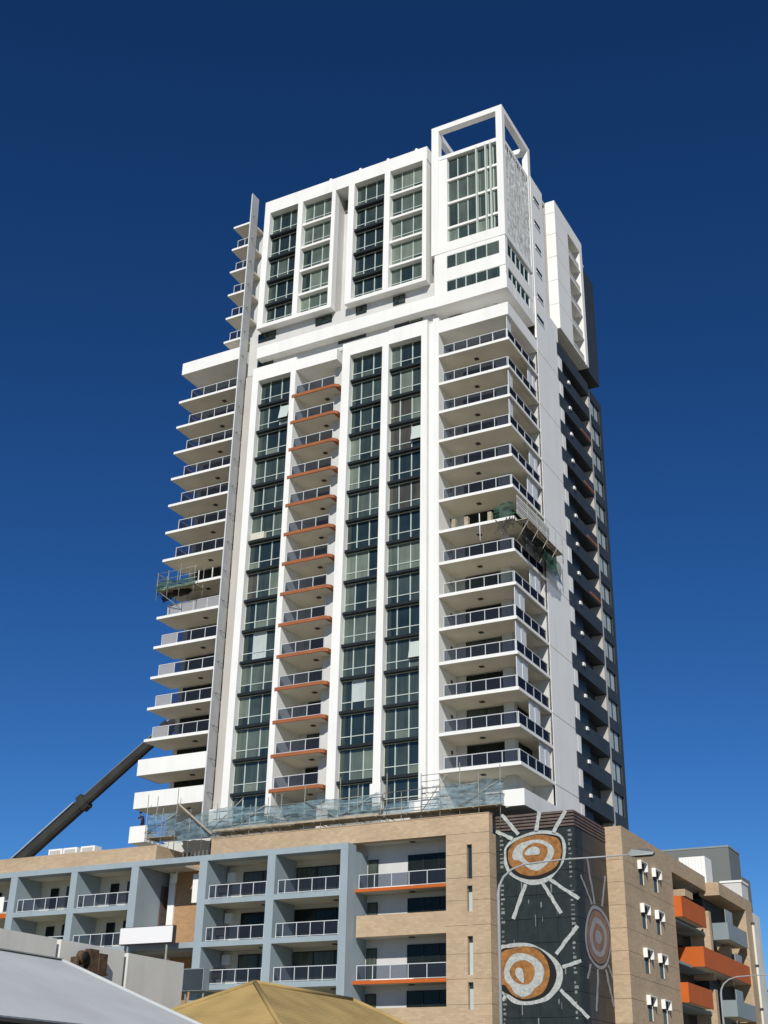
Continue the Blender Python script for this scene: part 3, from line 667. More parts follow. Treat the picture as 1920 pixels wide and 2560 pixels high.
S2k = [(185,1530),(300,1478),(450,1468),(560,1490),(660,1570),(715,1680),(720,1790),(680,1890),(600,1960),(480,1998),(380,1992),(290,1940),(185,1850)]
S2o = [(185,1560),(320,1490),(450,1475),(560,1510),(630,1600),(660,1720),(650,1830),(590,1920),(470,1970),(380,1970),(300,1920),(240,1850),(185,1800)]
S2w = [(235,1720),(255,1620),(320,1555),(410,1535),(500,1560),(580,1630),(615,1720),(590,1820),(520,1880),(470,1940),(400,1955),(330,1920),(290,1850),(245,1800)]
S2i = [(280,1720),(300,1660),(360,1610),(430,1605),(500,1650),(525,1720),(500,1800),(430,1830),(340,1810)]
S2c = [(330,1720),(350,1680),(400,1690),(420,1760),(405,1820),(360,1780)]
for i, (m_, p_) in enumerate((('mural_white', S2), ('mural_black', S2k), ('mural_orange', S2o), ('mural_white', S2w), ('mural_orange', S2i), ('mural_white', S2c))): blob('painted_ring', m_, p_, i+1, clip=3.69)
for a, b_ in (((930,1275),(725,1545)), ((965,1610),(785,1670)), ((1040,2155),(765,1885)), ((215,1990),(250,1920))): rayb('mural_white', a, b_, 34, 1)
S3 = [(1080,1080),(1140,1100),(1190,1160),(1230,1240),(1255,1350),(1255,1480),(1230,1600),(1200,1670),(1150,1690),(1090,1650),(1040,1570),(1010,1450),(1005,1330),(1025,1200),(1050,1120)]
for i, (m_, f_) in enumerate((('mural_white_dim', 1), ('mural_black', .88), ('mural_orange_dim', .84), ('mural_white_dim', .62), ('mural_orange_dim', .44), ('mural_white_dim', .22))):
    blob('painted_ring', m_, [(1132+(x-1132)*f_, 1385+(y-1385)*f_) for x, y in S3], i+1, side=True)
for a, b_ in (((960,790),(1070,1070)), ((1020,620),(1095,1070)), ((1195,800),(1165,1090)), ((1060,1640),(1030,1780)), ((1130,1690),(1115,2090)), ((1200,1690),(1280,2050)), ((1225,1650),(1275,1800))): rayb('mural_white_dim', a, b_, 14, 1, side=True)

# --- wing along the side street
XW, YW = 11.5, 9.8
G('joint_backing', 'louvre', 3.6, XW-.05, YW+.05, 23.5, -.2, 22.6)
zj = [0, 1.75, 3.5, 5.2, 6.95, 8.65, 10.4, 12.1, 13.85, 15.55, 17.3, 19.05, 20.77, 23.42]
for a, b_ in zip(zj[:-1], zj[1:]):
    bl_ = [(9.0, XW, YW, YW+.6, a+.012, b_-.012), (XW-.3, XW, YW+.6, 23.6, a+.012, b_-.012)]
    boxes('brick_panel', PD, 'brick', bl_)
G('parapet', 'brick', XW-.45, XW, 23.61, 35.0, 22.05, 23.42)
G('wing_wall', 'louvre', 3.6, 9.4, 23.5, 48, -.2, 22.0)  # dark brown colour stands in for the shade inside the wing recess
G('wall', 'shade_wall', -.01, 9.0, 9.9, 30, -.2, 22.3)
G('wing_roof', 'kerb', 3.6, 11.0, 23.5, 48, 22.1, 22.3)
for z in (17.95, 14.5, 11.05, 7.6, 4.15):
    G('floor_slab', 'grey_dk', 9.4, 11.45, 23.6, 35, z-.1, z+.12)
    window(24.5, 33, z+.15, z+2.4, 9.47, [0, .25, .5, .75, 1], mats=DOOR, pick=DOOR[0], face='X', fmat='dark_bar')
# window hoods: eight on the wall
for z in (21.35, 17.92, 14.48, 10.95, 7.5):
    for y0 in (13.6, 17.55):
        hd = boxes('window_hood', PD, 'white', [(XW, XW+.33, y0, y0+.1, z-.72, z), (XW, XW+.33, y0+1.72, y0+1.82, z-.72, z), (XW, XW+.33, y0+.1, y0+1.72, z-.08, z)])
        bx('jamb', hd, 'cream', XW, XW+.07, y0+1.25, y0+1.33, z-1.85, z-.73)
        bx('pane', hd, M['black'], XW+.004, XW+.03, y0+.12, y0+1.70, z-.95, z-.09); bx('pane', hd, DOOR[1], XW+.004, XW+.03, y0+.3, y0+1.10, z-1.85, z-.95)  # upper piece is matt black, painted as the shadow inside the hood
# orange balcony boxes
def obox(name, mat, x0, x1, y0, y1, z0, z1, slab='cream'):
    bal = bx(name, PD, slab, x0, x1-.16, y0+.16, y1-.16, z0+.02, z0+.25)
    boxes('parapet', bal, mat, [(x0, x1, y0, y0+.15, z0, z1), (x1-.15, x1, y0+.15, y1, z0, z1)]); return bal
obox('balcony', 'deep_orange', 10.9, 12.15, 23.62, 31.5, 18.2, 19.95)
obox('balcony', 'deep_orange', 10.9, 12.15, 23.62, 31.5, 11.2, 12.8)
obox('balcony', 'deep_orange', 10.2, 12.6, 28.0, 46.0, 14.5, 16.2)
obox('balcony', 'grey_dk', 11.3, 12.8, 37.0, 44.5, 17.85, 19.4)
obox('balcony', 'grey_dk', 11.3, 12.8, 37.6, 45.0, 11.05, 12.5)
G('ledge', 'brick', 10.2, 11.9, 26.0, 28.5, 20.3, 20.9)
for z in (20.95, 14.0): G('party_wall', 'brick', 10.0, 11.9, 33.6, 34.4, z-7, z-.9)
G('party_wall', 'brick', 10.4, 12.0, 40.2, 41.0, 14, 17.6)
# second volume
G('brick_head', 'brick', 10.8, 12.75, 35.0, 48.2, 21.65, 22.85)
G('brick_pier', 'brick', 10.8, 12.75, 45.2, 48.2, 0, 21.64)
G('wing_wall', 'navy', 9.4, 10.8, 36, 45.2, 0, 21.6)
for z0, z1, y in ((18.0, 21.4, 38.2), (14.6, 17.6, 40.5), (11.0, 14.2, 39.5)):
    for i in range(3): bx('privacy_screen', PD, 'grey_dk', 12.3, 12.4, y+i*.9, y+i*.9+.82, z0+.4, z1-.6)
G('end_wall', 'concrete', 9.4, 12.5, 48.2, 52.5, 0, 22.0)
tubes('downpipe', PD, 'cream', [([(12.9, 47.2, 0), (12.9, 47.2, 20.6)], .14)])
for z in (20.6, 16.5, 12.4): G('pipe_bracket', 'fit', 12.74, 13.06, 47.0, 47.4, z-.1, z+.1)
parent_of = None

# ================================================================== things on the podium roof and wing roof
for i, x in enumerate((-42.1, -40.3, -38.2)):
    t = thing('rooftop_unit', ('white rooftop unit closest to the dark crane boom', 'white rooftop unit between the two others behind the brick parapet', 'white rooftop unit of the three standing farthest from the crane boom')[i], 'air conditioner', (x+.85, 3.0, 22.56), 'white units on the left wing roof')
    bx('casing', t, 'white', x, x+1.65, 2.5, 3.5, 22.6, 24.15); bx('grille', t, 'beige', x+.2, x+1.45, 2.46, 2.5, 23.45, 24.0)
    bx('foot', t, 'steel', x+.1, x+1.5, 2.6, 3.4, 22.54, 22.62)
t = thing('plant_screen', 'white ribbed plant enclosure on the wing roof in front of the grey block', 'plant enclosure', (10, 39, 22.3))
boxes('wall', t, 'white', [(8.3, 10.9, 38, 40.5, 22.28, 25.95)])
for i in range(8): bx('rib', t, 'lam', 8.38+i*.31, 8.46+i*.31, 37.95, 38, 22.4, 25.9)
t = thing('roof_cabin', 'white roof cabin at the far end of the wing', 'plant enclosure', (10.8, 50, 22))
bx('wall', t, 'shade_wall', 9.6, 11.75, 49, 51.8, 21.95, 25.1); bx('roof', t, 'white', 9.5, 11.85, 48.9, 51.9, 25.1, 25.3)

for i, (z, lb) in enumerate(((18.12, 'dark covered barbecue on the top balcony of the blue-grey frame'), (14.72, 'dark covered barbecue on the middle balcony of the blue-grey frame'), (11.37, 'dark covered barbecue on the lower balcony of the blue-grey frame'))):
    t = thing('barbecue', lb, 'barbecue', (-20.6, 1.2, z), 'barbecues on the blue-grey framed balconies')
    bx('body', t, 'fit', -21.2, -20.1, .9, 1.5, z+.55, z+1.0)
    for x in (-21.1, -20.2): bx('leg', t, 'steel', x-.03, x+.03, .95, 1.45, z, z+.55)
    prism('lid', t, 'black', [(-21.2, .9, z+1.0), (-21.2, .95, z+1.25), (-21.2, 1.2, z+1.42), (-21.2, 1.45, z+1.25), (-21.2, 1.5, z+1.0)], (-1, 0, 0), 1.1)
XF = None
# ================================================================== far grey block
t = thing('grey_block', 'plain dark grey metal clad block rising behind the brick wing', 'building', (2, 65, 0))
bx('wall', t, 'far_grey', -14, 8.2, 60, 65.2, 0, 31.0); bx('wall', t, 'far_grey', -14, 8.25, 65.2, 69.2, 0, 28.5); bx('roof_cap', t, 'grey_dk', -14.05, 8.26, 59.95, 65.25, 31.0, 31.2)
for i in range(7): bx('cladding_rib', t, 'far_grey', -13+i*3, -12.9+i*3, 59.96, 60, 20, 31)

# ================================================================== concrete panel wall, lower left
t = thing('precast_wall', 'grey precast concrete panel wall with gaps between its tall slabs', 'wall', (10, -52, 0))
yy = [(-67.2, -63.7), (-63.55, -60.0), (-59.75, -56.25), (-56.05, -52.55), (-52.33, -48.7), (-48.45, -44.85)]
for a, b_ in yy: bx('concrete_panel', t, 'concrete', 9.85, 10.05, a, b_, 0, 7.33+rng.uniform(-.03, .03))
for a, b_ in zip(yy[:-1], yy[1:]): bx('joint_post', t, 'fit', 9.35, 9.55, a[1]-.1, b_[0]+.1, 0, 7.2)
p = onX(213, 2398, 10.05)
t = thing('exhaust_duct', 'rusty broken exhaust duct sticking out of the concrete panel', 'duct', (10.2, p.y, p.z-.6))
boxes('casing', t, 'rust', [(10.0, 10.4, p.y-.75, p.y+.95, p.z-.5, p.z-.42), (10.0, 10.36, p.y+.45, p.y+.9, p.z-.42, p.z+.25), (10.0, 10.3, p.y-.05, p.y+.45, p.z-.42, p.z+.36), (10.0, 10.36, p.y-.8, p.y-.68, p.z-.42, p.z+.0)])
tubes('pipe_mouth', t, 'black', [([(10.0, p.y-.33, p.z+.02), (10.36, p.y-.33, p.z+.02)], .2)], n=14)
tubes('pipe_collar', t, 'rust', [([(10.1, p.y-.33, p.z+.02), (10.34, p.y-.33, p.z+.02)], .25)], n=14)

# ================================================================== white metal roof, lower left
t = thing('metal_roof_shed', 'low shed with a pale metal roof in front of the concrete panel wall', 'shed', (20, -75, 0))
def slab3(name, par, mat, a, b, c, d, th):
    V = [Vector(v) for v in (a, b, c, d)]; n = (V[1]-V[0]).cross(V[3]-V[0]).normalized()
    V += [v-n*th for v in V]
    return mesh(name, par, mat, V, [(0, 1, 2, 3), (7, 6, 5, 4), (0, 4, 5, 1), (1, 5, 6, 2), (2, 6, 7, 3), (3, 7, 4, 0)])
n_sh = 12
for i in range(n_sh):
    ya = -60.05-(i+1)*1.9; yb = -60.05-i*1.9
    dz = .001*(i % 2)
    slab3('roof_sheet', t, 'metal_roof', (17, ya, 5.58+dz), (23.05, ya-.0, 3.42+dz), (23.05, yb+(.0), 3.42+dz), (17, yb, 5.58+dz), .04)
    slab3('roof_sheet', t, 'metal_roof', (11, ya, 3.4+dz), (17, ya, 5.58+dz), (17, yb, 5.58+dz), (11, yb, 3.4+dz), .04)
bx('wall', t, 'black', 11.6, 22.3, -82, -60.6, 0, 3.3)  # black colour stands in for the shade under the eave
bx('gutter', t, 'fit', 23.02, 23.12, -83, -60.0, 3.30, 3.38)
slab3('barge_board', t, 'metal_roof', (17, -60.05, 5.64), (23.1, -60.05, 3.46), (23.1, -59.98, 3.46), (17, -59.98, 5.64), .16)
slab3('ridge_cap', t, 'steel', (16.7, -83, 5.56), (17.1, -83, 5.62), (17.1, -60, 5.62), (16.7, -60, 5.56), .03)
mesh('gable_wall', t, 'shade_wall', [(11.6, -60.55, 3.3), (22.3, -60.55, 3.3), (17, -60.55, 5.3), (11.6, -60.65, 3.3), (22.3, -60.65, 3.3), (17, -60.65, 5.3)], [(0, 2, 1), (3, 4, 5), (0, 1, 4, 3), (1, 2, 5, 4), (2, 0, 3, 5)])

# ================================================================== ochre hip roof house
t = thing('hip_roof_house', 'small house with an ochre hipped roof below the grey framed balconies', 'house', (16, -45, 0))
A0, A1 = Vector((16, -48.5, 6.04)), Vector((16, -41.3, 6.04)); hw, pz = 4.9, .52
c = [Vector((16-hw, -48.5-hw, 6.04-hw*pz)), Vector((16+hw, -48.5-hw, 6.04-hw*pz)), Vector((16+hw, -41.3+hw, 6.04-hw*pz)), Vector((16-hw, -41.3+hw, 6.04-hw*pz))]
rf = mesh('roof', t, 'tile', [A0, A1]+c+[v-Vector((0, 0, .2)) for v in c], [(0, 2, 3), (0, 3, 4, 1), (1, 4, 5), (0, 1, 5, 2), (2, 6, 7, 3), (3, 7, 8, 4), (4, 8, 9, 5), (5, 9, 6, 2), (9, 8, 7, 6)])
up_ = Vector((0, 0, .02))
for a, b_ in ((A0, A1), (A0, c[0]), (A0, c[1]), (A1, c[2]), (A1, c[3])): tubes('ridge_tile', rf, 'tile', [([a+up_, b_+up_], .09)])
# courses of tiles: a raised lip every step down the two faces in view
V_, F_ = [], []
for i in range(1, 26):
    q = i/26
    for (a, b_, e0, e1) in ((A0, A0, c[0], c[1]), (A0, A1, c[1], c[2])):
        p0 = a.lerp(e0, q); p1 = b_.lerp(e1, q); n_ = (e0-a).cross(e1-a).normalized()
        if n_.z < 0: n_ = -n_
        dn = ((e0+e1)/2-(a+b_)/2).normalized(); k_ = len(V_)
        V_ += [p0+n_*.005, p1+n_*.005, p1+n_*.010+dn*.12, p0+n_*.010+dn*.12, p0-n_*.01+dn*.13, p1-n_*.01+dn*.13]
        F_ += [(k_, k_+1, k_+2, k_+3), (k_+3, k_+2, k_+5, k_+4)]
mesh('tile_course', rf, 'tile', V_, F_, kind='stuff')
bx('wall', t, 'cream', 16-hw+.6, 16+hw-.6, -48.5-hw+.6, -41.3+hw-.6, 0, 3.5)
bx('window', t, 'dark_bar', 16+hw-.6, 16+hw-.55, -46, -43.5, 1.0, 2.2)

XF = PG
# ================================================================== blank sign box and dark cabinet in the court
p0 = onY(301, 2320, -1.5); p1 = onY(434, 2311, -1.5); p2 = onY(299, 2363, -1.5)
t = thing('sign_box', 'blank white sign box on posts in front of the podium court', 'sign', ((p0.x+p1.x)/2, -1.3, 0))
bx('casing', t, 'fit', p0.x, p1.x, -1.48, -1.05, p2.z, p0.z)
bx('face', t, 'lam', p0.x+.05, p1.x-.05, -1.52, -1.48, p2.z+.05, p0.z-.05)
for x in (p0.x+.8, p1.x-.7): tubes('post', t, 'steel', [([(x, -1.26, 0), (x, -1.26, p2.z+.1)], .09)])
p0 = onY(459, 2422, -.9); p1 = onY(506, 2476, -.9)
t = thing('dark_cabinet', 'dark green cabinet on a stand beside the end of the concrete wall', 'cabinet', ((p0.x+p1.x)/2, -.6, 0))
bx('body', t, 'grey_dk', p0.x, p1.x, -.9, -.1, p1.z, p0.z); bx('door', t, 'net_dark' if 0 else 'navy', p0.x+.06, p1.x-.06, -.94, -.9, p1.z+.06, p0.z-.06)
for x in (p0.x+.15, p1.x-.15): bx('leg', t, 'steel', x-.06, x+.06, -.6, -.48, 0, p1.z)

# ================================================================== scaffold at the foot of the tower
XF = SG
SC = thing('tower_scaffold', 'tube scaffold with blue-grey debris netting along the foot of the white tower', 'scaffold', (-10, .5, 23.3))
for x, zt in ((-28.4, 27.4), (-27.4, 27.2), (-25.2, 27.7), (-20.9, 26.0), (-19.2, 26.0), (-15.7, 26.0), (-15.0, 26.3), (-14.4, 26.2), (-12.1, 26.7), (-8.75, 27.0), (-5.0, 26.4), (-4.4, 26.9), (-1.35, 26.6), (2.0, 27.1), (5.4, 26.6)):
    tubes('standard', SC, 'steel', [([(x, -.45, 21.9), (x+rng.uniform(-.05, .05), -.45, zt)], .035)])
for z in (24.0, 24.6, 25.3):
    for a, b_ in ((-28.3, -24.8), (-21.2, -4.6), (-4.7, 5.6)):
        tubes('ledger', SC, 'steel', [([(a, -.46, z+rng.uniform(-.08, .08)), (b_, -.46, z+rng.uniform(-.08, .08))], .03)])
for a, b_, z in ((-28.1, -25.1, 23.5), (-21.0, -13, 23.44), (-13.2, -4.9, 23.50), (-4.75, 5.5, 23.46)):
    for i in range(6):
        bx('deck_board', SC, 'timber', a+rng.uniform(-.2, .2), b_+rng.uniform(-.2, .2), -.75+i*.26, -.52+i*.26, z+rng.uniform(0, .012), z+.06)
    n = int((b_-a)/2)
    for i in range(n+1):
        xx = a+.3+(b_-a-.6)*i/n; tubes('putlog', SC, 'steel', [([(xx, -.85, z-.05), (xx, 1.9, z-.03)], .035)])
for x in (-26.6, -23.6, -22.2, -17.4, -10.4, -7.0, -3.0, .4, 3.7):
    tubes('standard', SC, 'steel', [([(x, -.6, 21.9), (x+rng.uniform(-.06, .06), -.6, 25.3+rng.uniform(-.3, .9))], .03)])
for a, b_ in (((-28.4, 24.0), (-25.2, 25.4)), ((-19.0, 23.7), (-15.8, 25.4)), ((-12.0, 25.3), (-8.8, 23.7)), ((-8.7, 23.7), (-5.2, 25.4)), ((2.0, 23.6), (5.3, 25.3))):
    tubes('raking_tube', SC, 'steel', [([(a[0], -.64, a[1]), (b_[0], -.64, b_[1])], .03)])
bx('kicker_board', SC, 'timber', -20.9, -5.0, -.80, -.76, 23.5, 23.68)
tubes('raking_tube', SC, 'timber', [([(-24.9, -.7, 26.25), (-21.0, -.85, 23.3)], .10)])
tubes('raking_tube', SC, 'steel', [([(-1.3, -.5, 23.5), (.9, -.5, 26.3)], .035)]); tubes('raking_tube', SC, 'steel', [([(-21.5, -.5, 23.6), (-18.2, -.5, 26.2)], .035)])
for i, z in enumerate((25.0, 25.4, 25.9, 26.4)): tubes('ladder_rung', SC, 'steel', [([(-1.35, -.45, z), (.3, -.45, z+.02)], .03)])
def sheetnet(name, par, mat, x0, x1, zt, zb, y, amp, seed, nx=60, nz=24):
    V_, F_ = [], []
    for i in range(nx+1):
        for j in range(nz+1):
            u, v = i/nx, j/nz; x = x0+(x1-x0)*u; top = zt(u); bot = zb(u); z = bot+(top-bot)*v
            d = noise.noise(Vector((x*.5, z*2.6, seed)))*amp*1.4 + noise.noise(Vector((x*1.6, z*6.5, seed+5)))*amp*.9 + noise.noise(Vector((x*5, z*2, seed+9)))*amp*.3
            V_.append((x, y+d, z+noise.noise(Vector((x*1.3, 3, seed)))*.10*(1 if j == nz else 0)))
    for i in range(nx):
        for j in range(nz): F_.append((i*(nz+1)+j, (i+1)*(nz+1)+j, (i+1)*(nz+1)+j+1, i*(nz+1)+j+1))
    return mesh(name, par, mat, V_, F_, smooth=True)
sheetnet('debris_netting', SC, 'net_blue', -28.2, -25.1, lambda u: 25.6, lambda u: 23.65, -.5, .10, 1)
sheetnet('debris_netting', SC, 'net_blue', -25.0, -18.0, lambda u: 24.6+.9*u+.35*math.sin(u*3.14), lambda u: 22.9+.6*u, -.55, .22, 2)
sheetnet('debris_netting', SC, 'net_blue', -18.3, -5.1, lambda u: 25.25+.15*math.sin(u*14), lambda u: 23.62, -.5, .14, 3, 140)
sheetnet('debris_netting', SC, 'net_blue', -4.6, -1.9, lambda u: 24.3+.25*math.sin(u*3), lambda u: 23.6, -.5, .12, 4)
sheetnet('debris_netting', SC, 'net_blue', -.9, 5.75, lambda u: 23.9+1.6*min(1, u*3.2)-.35*max(0, u-.75)/.25*.6+.12*math.sin(u*9), lambda u: 23.5, -.55, .2, 5, 90)
sheetnet('debris_netting', SC, 'net_dark', -25.2, -21.0, lambda u: 23.3, lambda u: 21.9, .9, .3, 6)
for i in range(9): bx('baluster', SC, 'steel', -24.9+i*.42, -24.84+i*.42, .55, .6, 21.8, 22.35)
XF = None
bx('plank', SC, 'timber', -30.38, -28.7, .35, 1.3, 24.36, 24.42)
boxes('trestle', SC, 'steel', [(-30.1, -30.04, .4, 1.2, 23.6, 24.36), (-28.86, -28.8, .4, 1.2, 23.6, 24.36)])

# ================================================================== green platform on the left balconies
q5 = lambda x, y, yy: onY(360+x*240/1659, 1380+y*240/1659, yy)
g0 = q5(240, 640, -1.0); g1 = q5(900, 520, -1.0)
zg = (g0.z+g1.z)/2
GS = thing('green_work_platform', 'green netted work platform wrapped round the left corner balcony of the tower', 'scaffold', ((g0.x+g1.x)/2, .2, zg-.6))
for i in range(6): bx('deck_board', GS, 'timber', g0.x, g1.x, -1.2+i*.27, -.97+i*.27, zg-.25, zg-.2)
for x in (g0.x+.05, g0.x+1.3, g0.x+2.7, g1.x-.1):
    for y in (-1.2, .2): tubes('standard', GS, 'steel', [([(x, y, zg-1.3), (x, y, zg+1.9+rng.uniform(-.3, .4))], .035)])
for z in (.35, .8, 1.5):
    tubes('guard_rail', GS, 'net_green' if 0 else 'steel', [([(g0.x-.2, -1.2, zg+z), (g1.x+.2, -1.2, zg+z+.05)], .03)])
    tubes('guard_rail', GS, 'steel', [([(g0.x, -1.2, zg+z), (g0.x, 1.5, zg+z)], .03)])
sheetnet('netting', GS, 'net_green', g0.x-.1, g1.x+.1, lambda u: zg+.55+.1*math.sin(u*8), lambda u: zg-.35, -1.26, .12, 8)
sheetnet('netting', GS, 'net_green', g0.x, g1.x, lambda u: zg+.1, lambda u: zg-.25+.1*math.sin(u*5), -1.0, .25, 9)
sheetnet('netting', GS, 'net_dark', g0.x+.1, g0.x+3.4, lambda u: zg-.25, lambda u: zg-1.15+.5*u, -.4, .4, 10)
V_, F_ = tubes_geo([([(g0.x-.15+rng.uniform(-.2, .2), -1.2+rng.uniform(0, 2), zg-.6), (g0.x-.25+rng.uniform(-.25, .25), -1.2+rng.uniform(0, 2), zg+1.8)], .02) for i in range(10)], 5)
mesh('loose_rope', GS, 'net_dark' if 0 else 'fit', V_, F_, kind='stuff')
tubes('raker', GS, 'steel', [([(g0.x+.2, -1.1, zg-.3), (g0.x+2.2, .1, zg-2.0)], .035)])

# ================================================================== plank platform on the right corner balconies
RS = thing('plank_work_platform', 'timber plank work platform hung off the right corner balconies of the tower', 'scaffold', (7.6, 4, 47.6))
q6 = lambda x, y: onX(1220+x*200/1659, 1230+y*200/1659, 7.25)
TL_, TR_, BR_, BL_ = q6(600, 60), q6(1270, 740), q6(1235, 1150), q6(600, 450)
for i in range(8):
    a, b_, c_, d_ = TL_.lerp(BL_, i/8+.008), TR_.lerp(BR_, i/8+.008), TR_.lerp(BR_, (i+1)/8-.012), TL_.lerp(BL_, (i+1)/8-.012)
    dx = Vector((.05, 0, 0)); tilt = Vector((.03, 0, 0))
    prism('plank', RS, 'timber_pale' if i % 3 else 'rail', [a, b_, c_+tilt, d_+tilt], (1, 0, .3), .04)
for y in (.4, 2.6, 4.8, 7.0): tubes('bracket', RS, 'steel', [([(6.3, y, 47.3), (8.2, y, 47.3)], .05)]); tubes('bracket', RS, 'steel', [([(8.15, y, 47.3), (7.05, y, 45.6)], .04)])
for y in (.4, 2.6, 4.8, 7.0, 8.7): tubes('standard', RS, 'steel', [([(8.1, y, 46.6), (8.1, y, 49.0)], .035)])
for i in range(4): bx('deck_board', RS, 'timber', 7.1+i*.27, 7.34+i*.27, .2, 8.6, 47.38, 47.43)
def sidenet(mat, x, y0, y1, z0, z1, seed, amp=.25):
    V_, F_ = [], []
    for i in range(31):
        for j in range(11):
            y = y0+(y1-y0)*i/30; z = z0+(z1-z0)*j/10; d = noise.noise(Vector((y*1.2, z*1.5, seed)))*amp
            V_.append((x+d, y, z+noise.noise(Vector((y*1.5, 0, seed)))*.35*(1 if j in (0,) else .3)))
    for i in range(30):
        for j in range(10): F_.append((i*11+j, (i+1)*11+j, (i+1)*11+j+1, i*11+j+1))
    return mesh('netting', RS, mat, V_, F_, smooth=True)
sidenet('net_dark', 7.6, .6, 8.4, 45.6, 47.3, 1); sidenet('net_green', 7.9, 4.5, 8.8, 44.9, 46.4, 2)
V_, F_ = tubes_geo([([(rng.uniform(5.2, 7.4), -.2+rng.uniform(0, .4), 47.7), (rng.uniform(5.2, 7.4), -.3+rng.uniform(0, .5), 47.0-rng.uniform(0, .8))], .03) for i in range(14)], 5)
mesh('hanging_rope', RS, 'fit', V_, F_, kind='stuff')
tubes('hanging_strap', RS, 'rail', [([(3.9, -.1, 48.6), (3.95, -.1, 46.0)], .05)])
for x in (1.0, 2.2, 4.4): bx('stacked_board', RS, 'timber', x, x+.35, .5, .9, 47.8, 48.9)
sheetnet('shade_sheet', RS, 'net_green', 5.0, 6.8, lambda u: 49.3+.3*math.sin(u*3), lambda u: 47.8, .6, .3, 21)

# ================================================================== mobile crane behind the podium
CR = thing('mobile_crane', 'mobile crane whose long dark telescopic boom rises behind the brick podium', 'crane', (-98, 20, 0))
d = Vector((.824, 0, .566)).normalized(); up2 = Vector((-d.z, 0, d.x)); base = Vector((-97.5, 20, 3.4))
def boomsec(name, s0, s1, hh, ww, off=0):
    V_ = []
    for s in (s0, s1):
        for a, b_ in ((-.5, .5), (.5, .5), (.5, -.28), (.25, -.5), (-.25, -.5), (-.5, -.28)):
            V_.append(base+d*s+Vector((0, 1, 0))*a*ww+up2*(b_*hh+off))
    n = 6
    mesh(name, CR, 'boom', V_, [tuple(range(n-1, -1, -1)), tuple(range(n, 2*n))]+[(i, (i+1) % n, n+(i+1) % n, n+i) for i in range(n)])
boomsec('boom_section', 0, 53.0, 1.25, 1.1); boomsec('boom_section', 52, 66, 1.0, .9); boomsec('boom_section', 65, 74, .8, .7)
boomsec('boom_collar', 52.4, 53.2, 1.7, 1.45); boomsec('boom_collar', 65.4, 66.2, 1.4, 1.2)
tubes('hoist_cable', CR, 'steel', [([base+up2*.85+d*2, base+up2*.95+d*53, base+up2*.7+d*74], .045)])
for q in range(6, 52, 6): tubes('cable_guide', CR, 'boom', [([base+up2*.6+d*q, base+up2*.95+d*q], .05)])
tubes('hose_line', CR, 'steel', [([base+up2*.6+Vector((0, -.72, 0))+d*2, base+up2*.62+Vector((0, -.72, 0))+d*52], .07)])
bx('carrier', CR, 'crane_y', -106, -91, 18.5, 21.5, .9, 1.9); bx('turntable', CR, 'boom', -100, -96, 18.7, 21.3, 1.9, 2.6); bx('counterweight', CR, 'boom', -102.5, -99.5, 18.4, 21.6, 2.6, 4.2)
bx('cab', CR, 'crane_y', -93, -91.1, 18.6, 20.6, 1.9, 3.3); bx('operator_cab', CR, 'crane_y', -98.2, -96.6, 17.5, 18.6, 2.5, 4.2)
tubes('lift_cylinder', CR, 'steel', [([(-95, 20, 2.4), base+d*9], .22)])
for x in (-104.5, -102.6, -98.6, -96.7, -93.6):
    for y in (18.3, 21.1): tubes('wheel', CR, 'tyre', [([(x, y, .75), (x, y+.6, .75)], .75)], n=16)

# ================================================================== street lamps
def lamp(name, label, X, y, sc, ptop):
    t = thing(name, label, 'street lamp', (X, y, 0), 'street lamps along the side street kerb')
    pts = [(0, 0), (0, 8.35), (.04, 8.6), (.2, 8.88), (.5, 9.10), (.95, 9.23), (2.2, 9.29), (4.55, 9.28)]
    P = [(X+a*sc, y, b_*sc) for a, b_ in pts]
    tubes('pole', t, 'pole', [(P, [.075, .05, .045, .04, .034, .030, .026, .022])], n=10)
    tubes('base_plate', t, 'pole', [([(X, y, 0), (X, y, .35)], [.16, .13])], n=10)
    hx, hz = X+4.45*sc, 9.28*sc
    mesh('lamp_head', t, 'pole', [(hx, y-.10, hz), (hx+.15, y-.15, hz+.14), (hx+.7, y-.15, hz+.12), (hx+.85, y-.06, hz+.02), (hx+.8, y-.12, hz-.06), (hx+.1, y-.12, hz-.06),
          (hx, y+.10, hz), (hx+.15, y+.15, hz+.14), (hx+.7, y+.15, hz+.12), (hx+.85, y+.06, hz+.02), (hx+.8, y+.12, hz-.06), (hx+.1, y+.12, hz-.06)],
         [(0, 1, 2, 3, 4, 5), (11, 10, 9, 8, 7, 6), (0, 6, 7, 1), (1, 7, 8, 2), (2, 8, 9, 3), (3, 9, 10, 4), (4, 10, 11, 5), (5, 11, 6, 0)])
    bx('lens', t, 'fit', hx+.2, hx+.75, y-.09, y+.09, hz-.085, hz-.055)
lamp('street_lamp', 'tall street lamp with a long curved arm in front of the painted screen', 26.28, -50, 1.0, 0)
lamp('street_lamp', 'street lamp with a curved arm in front of the orange and grey balconies', 25.75, -20, .937, 0)

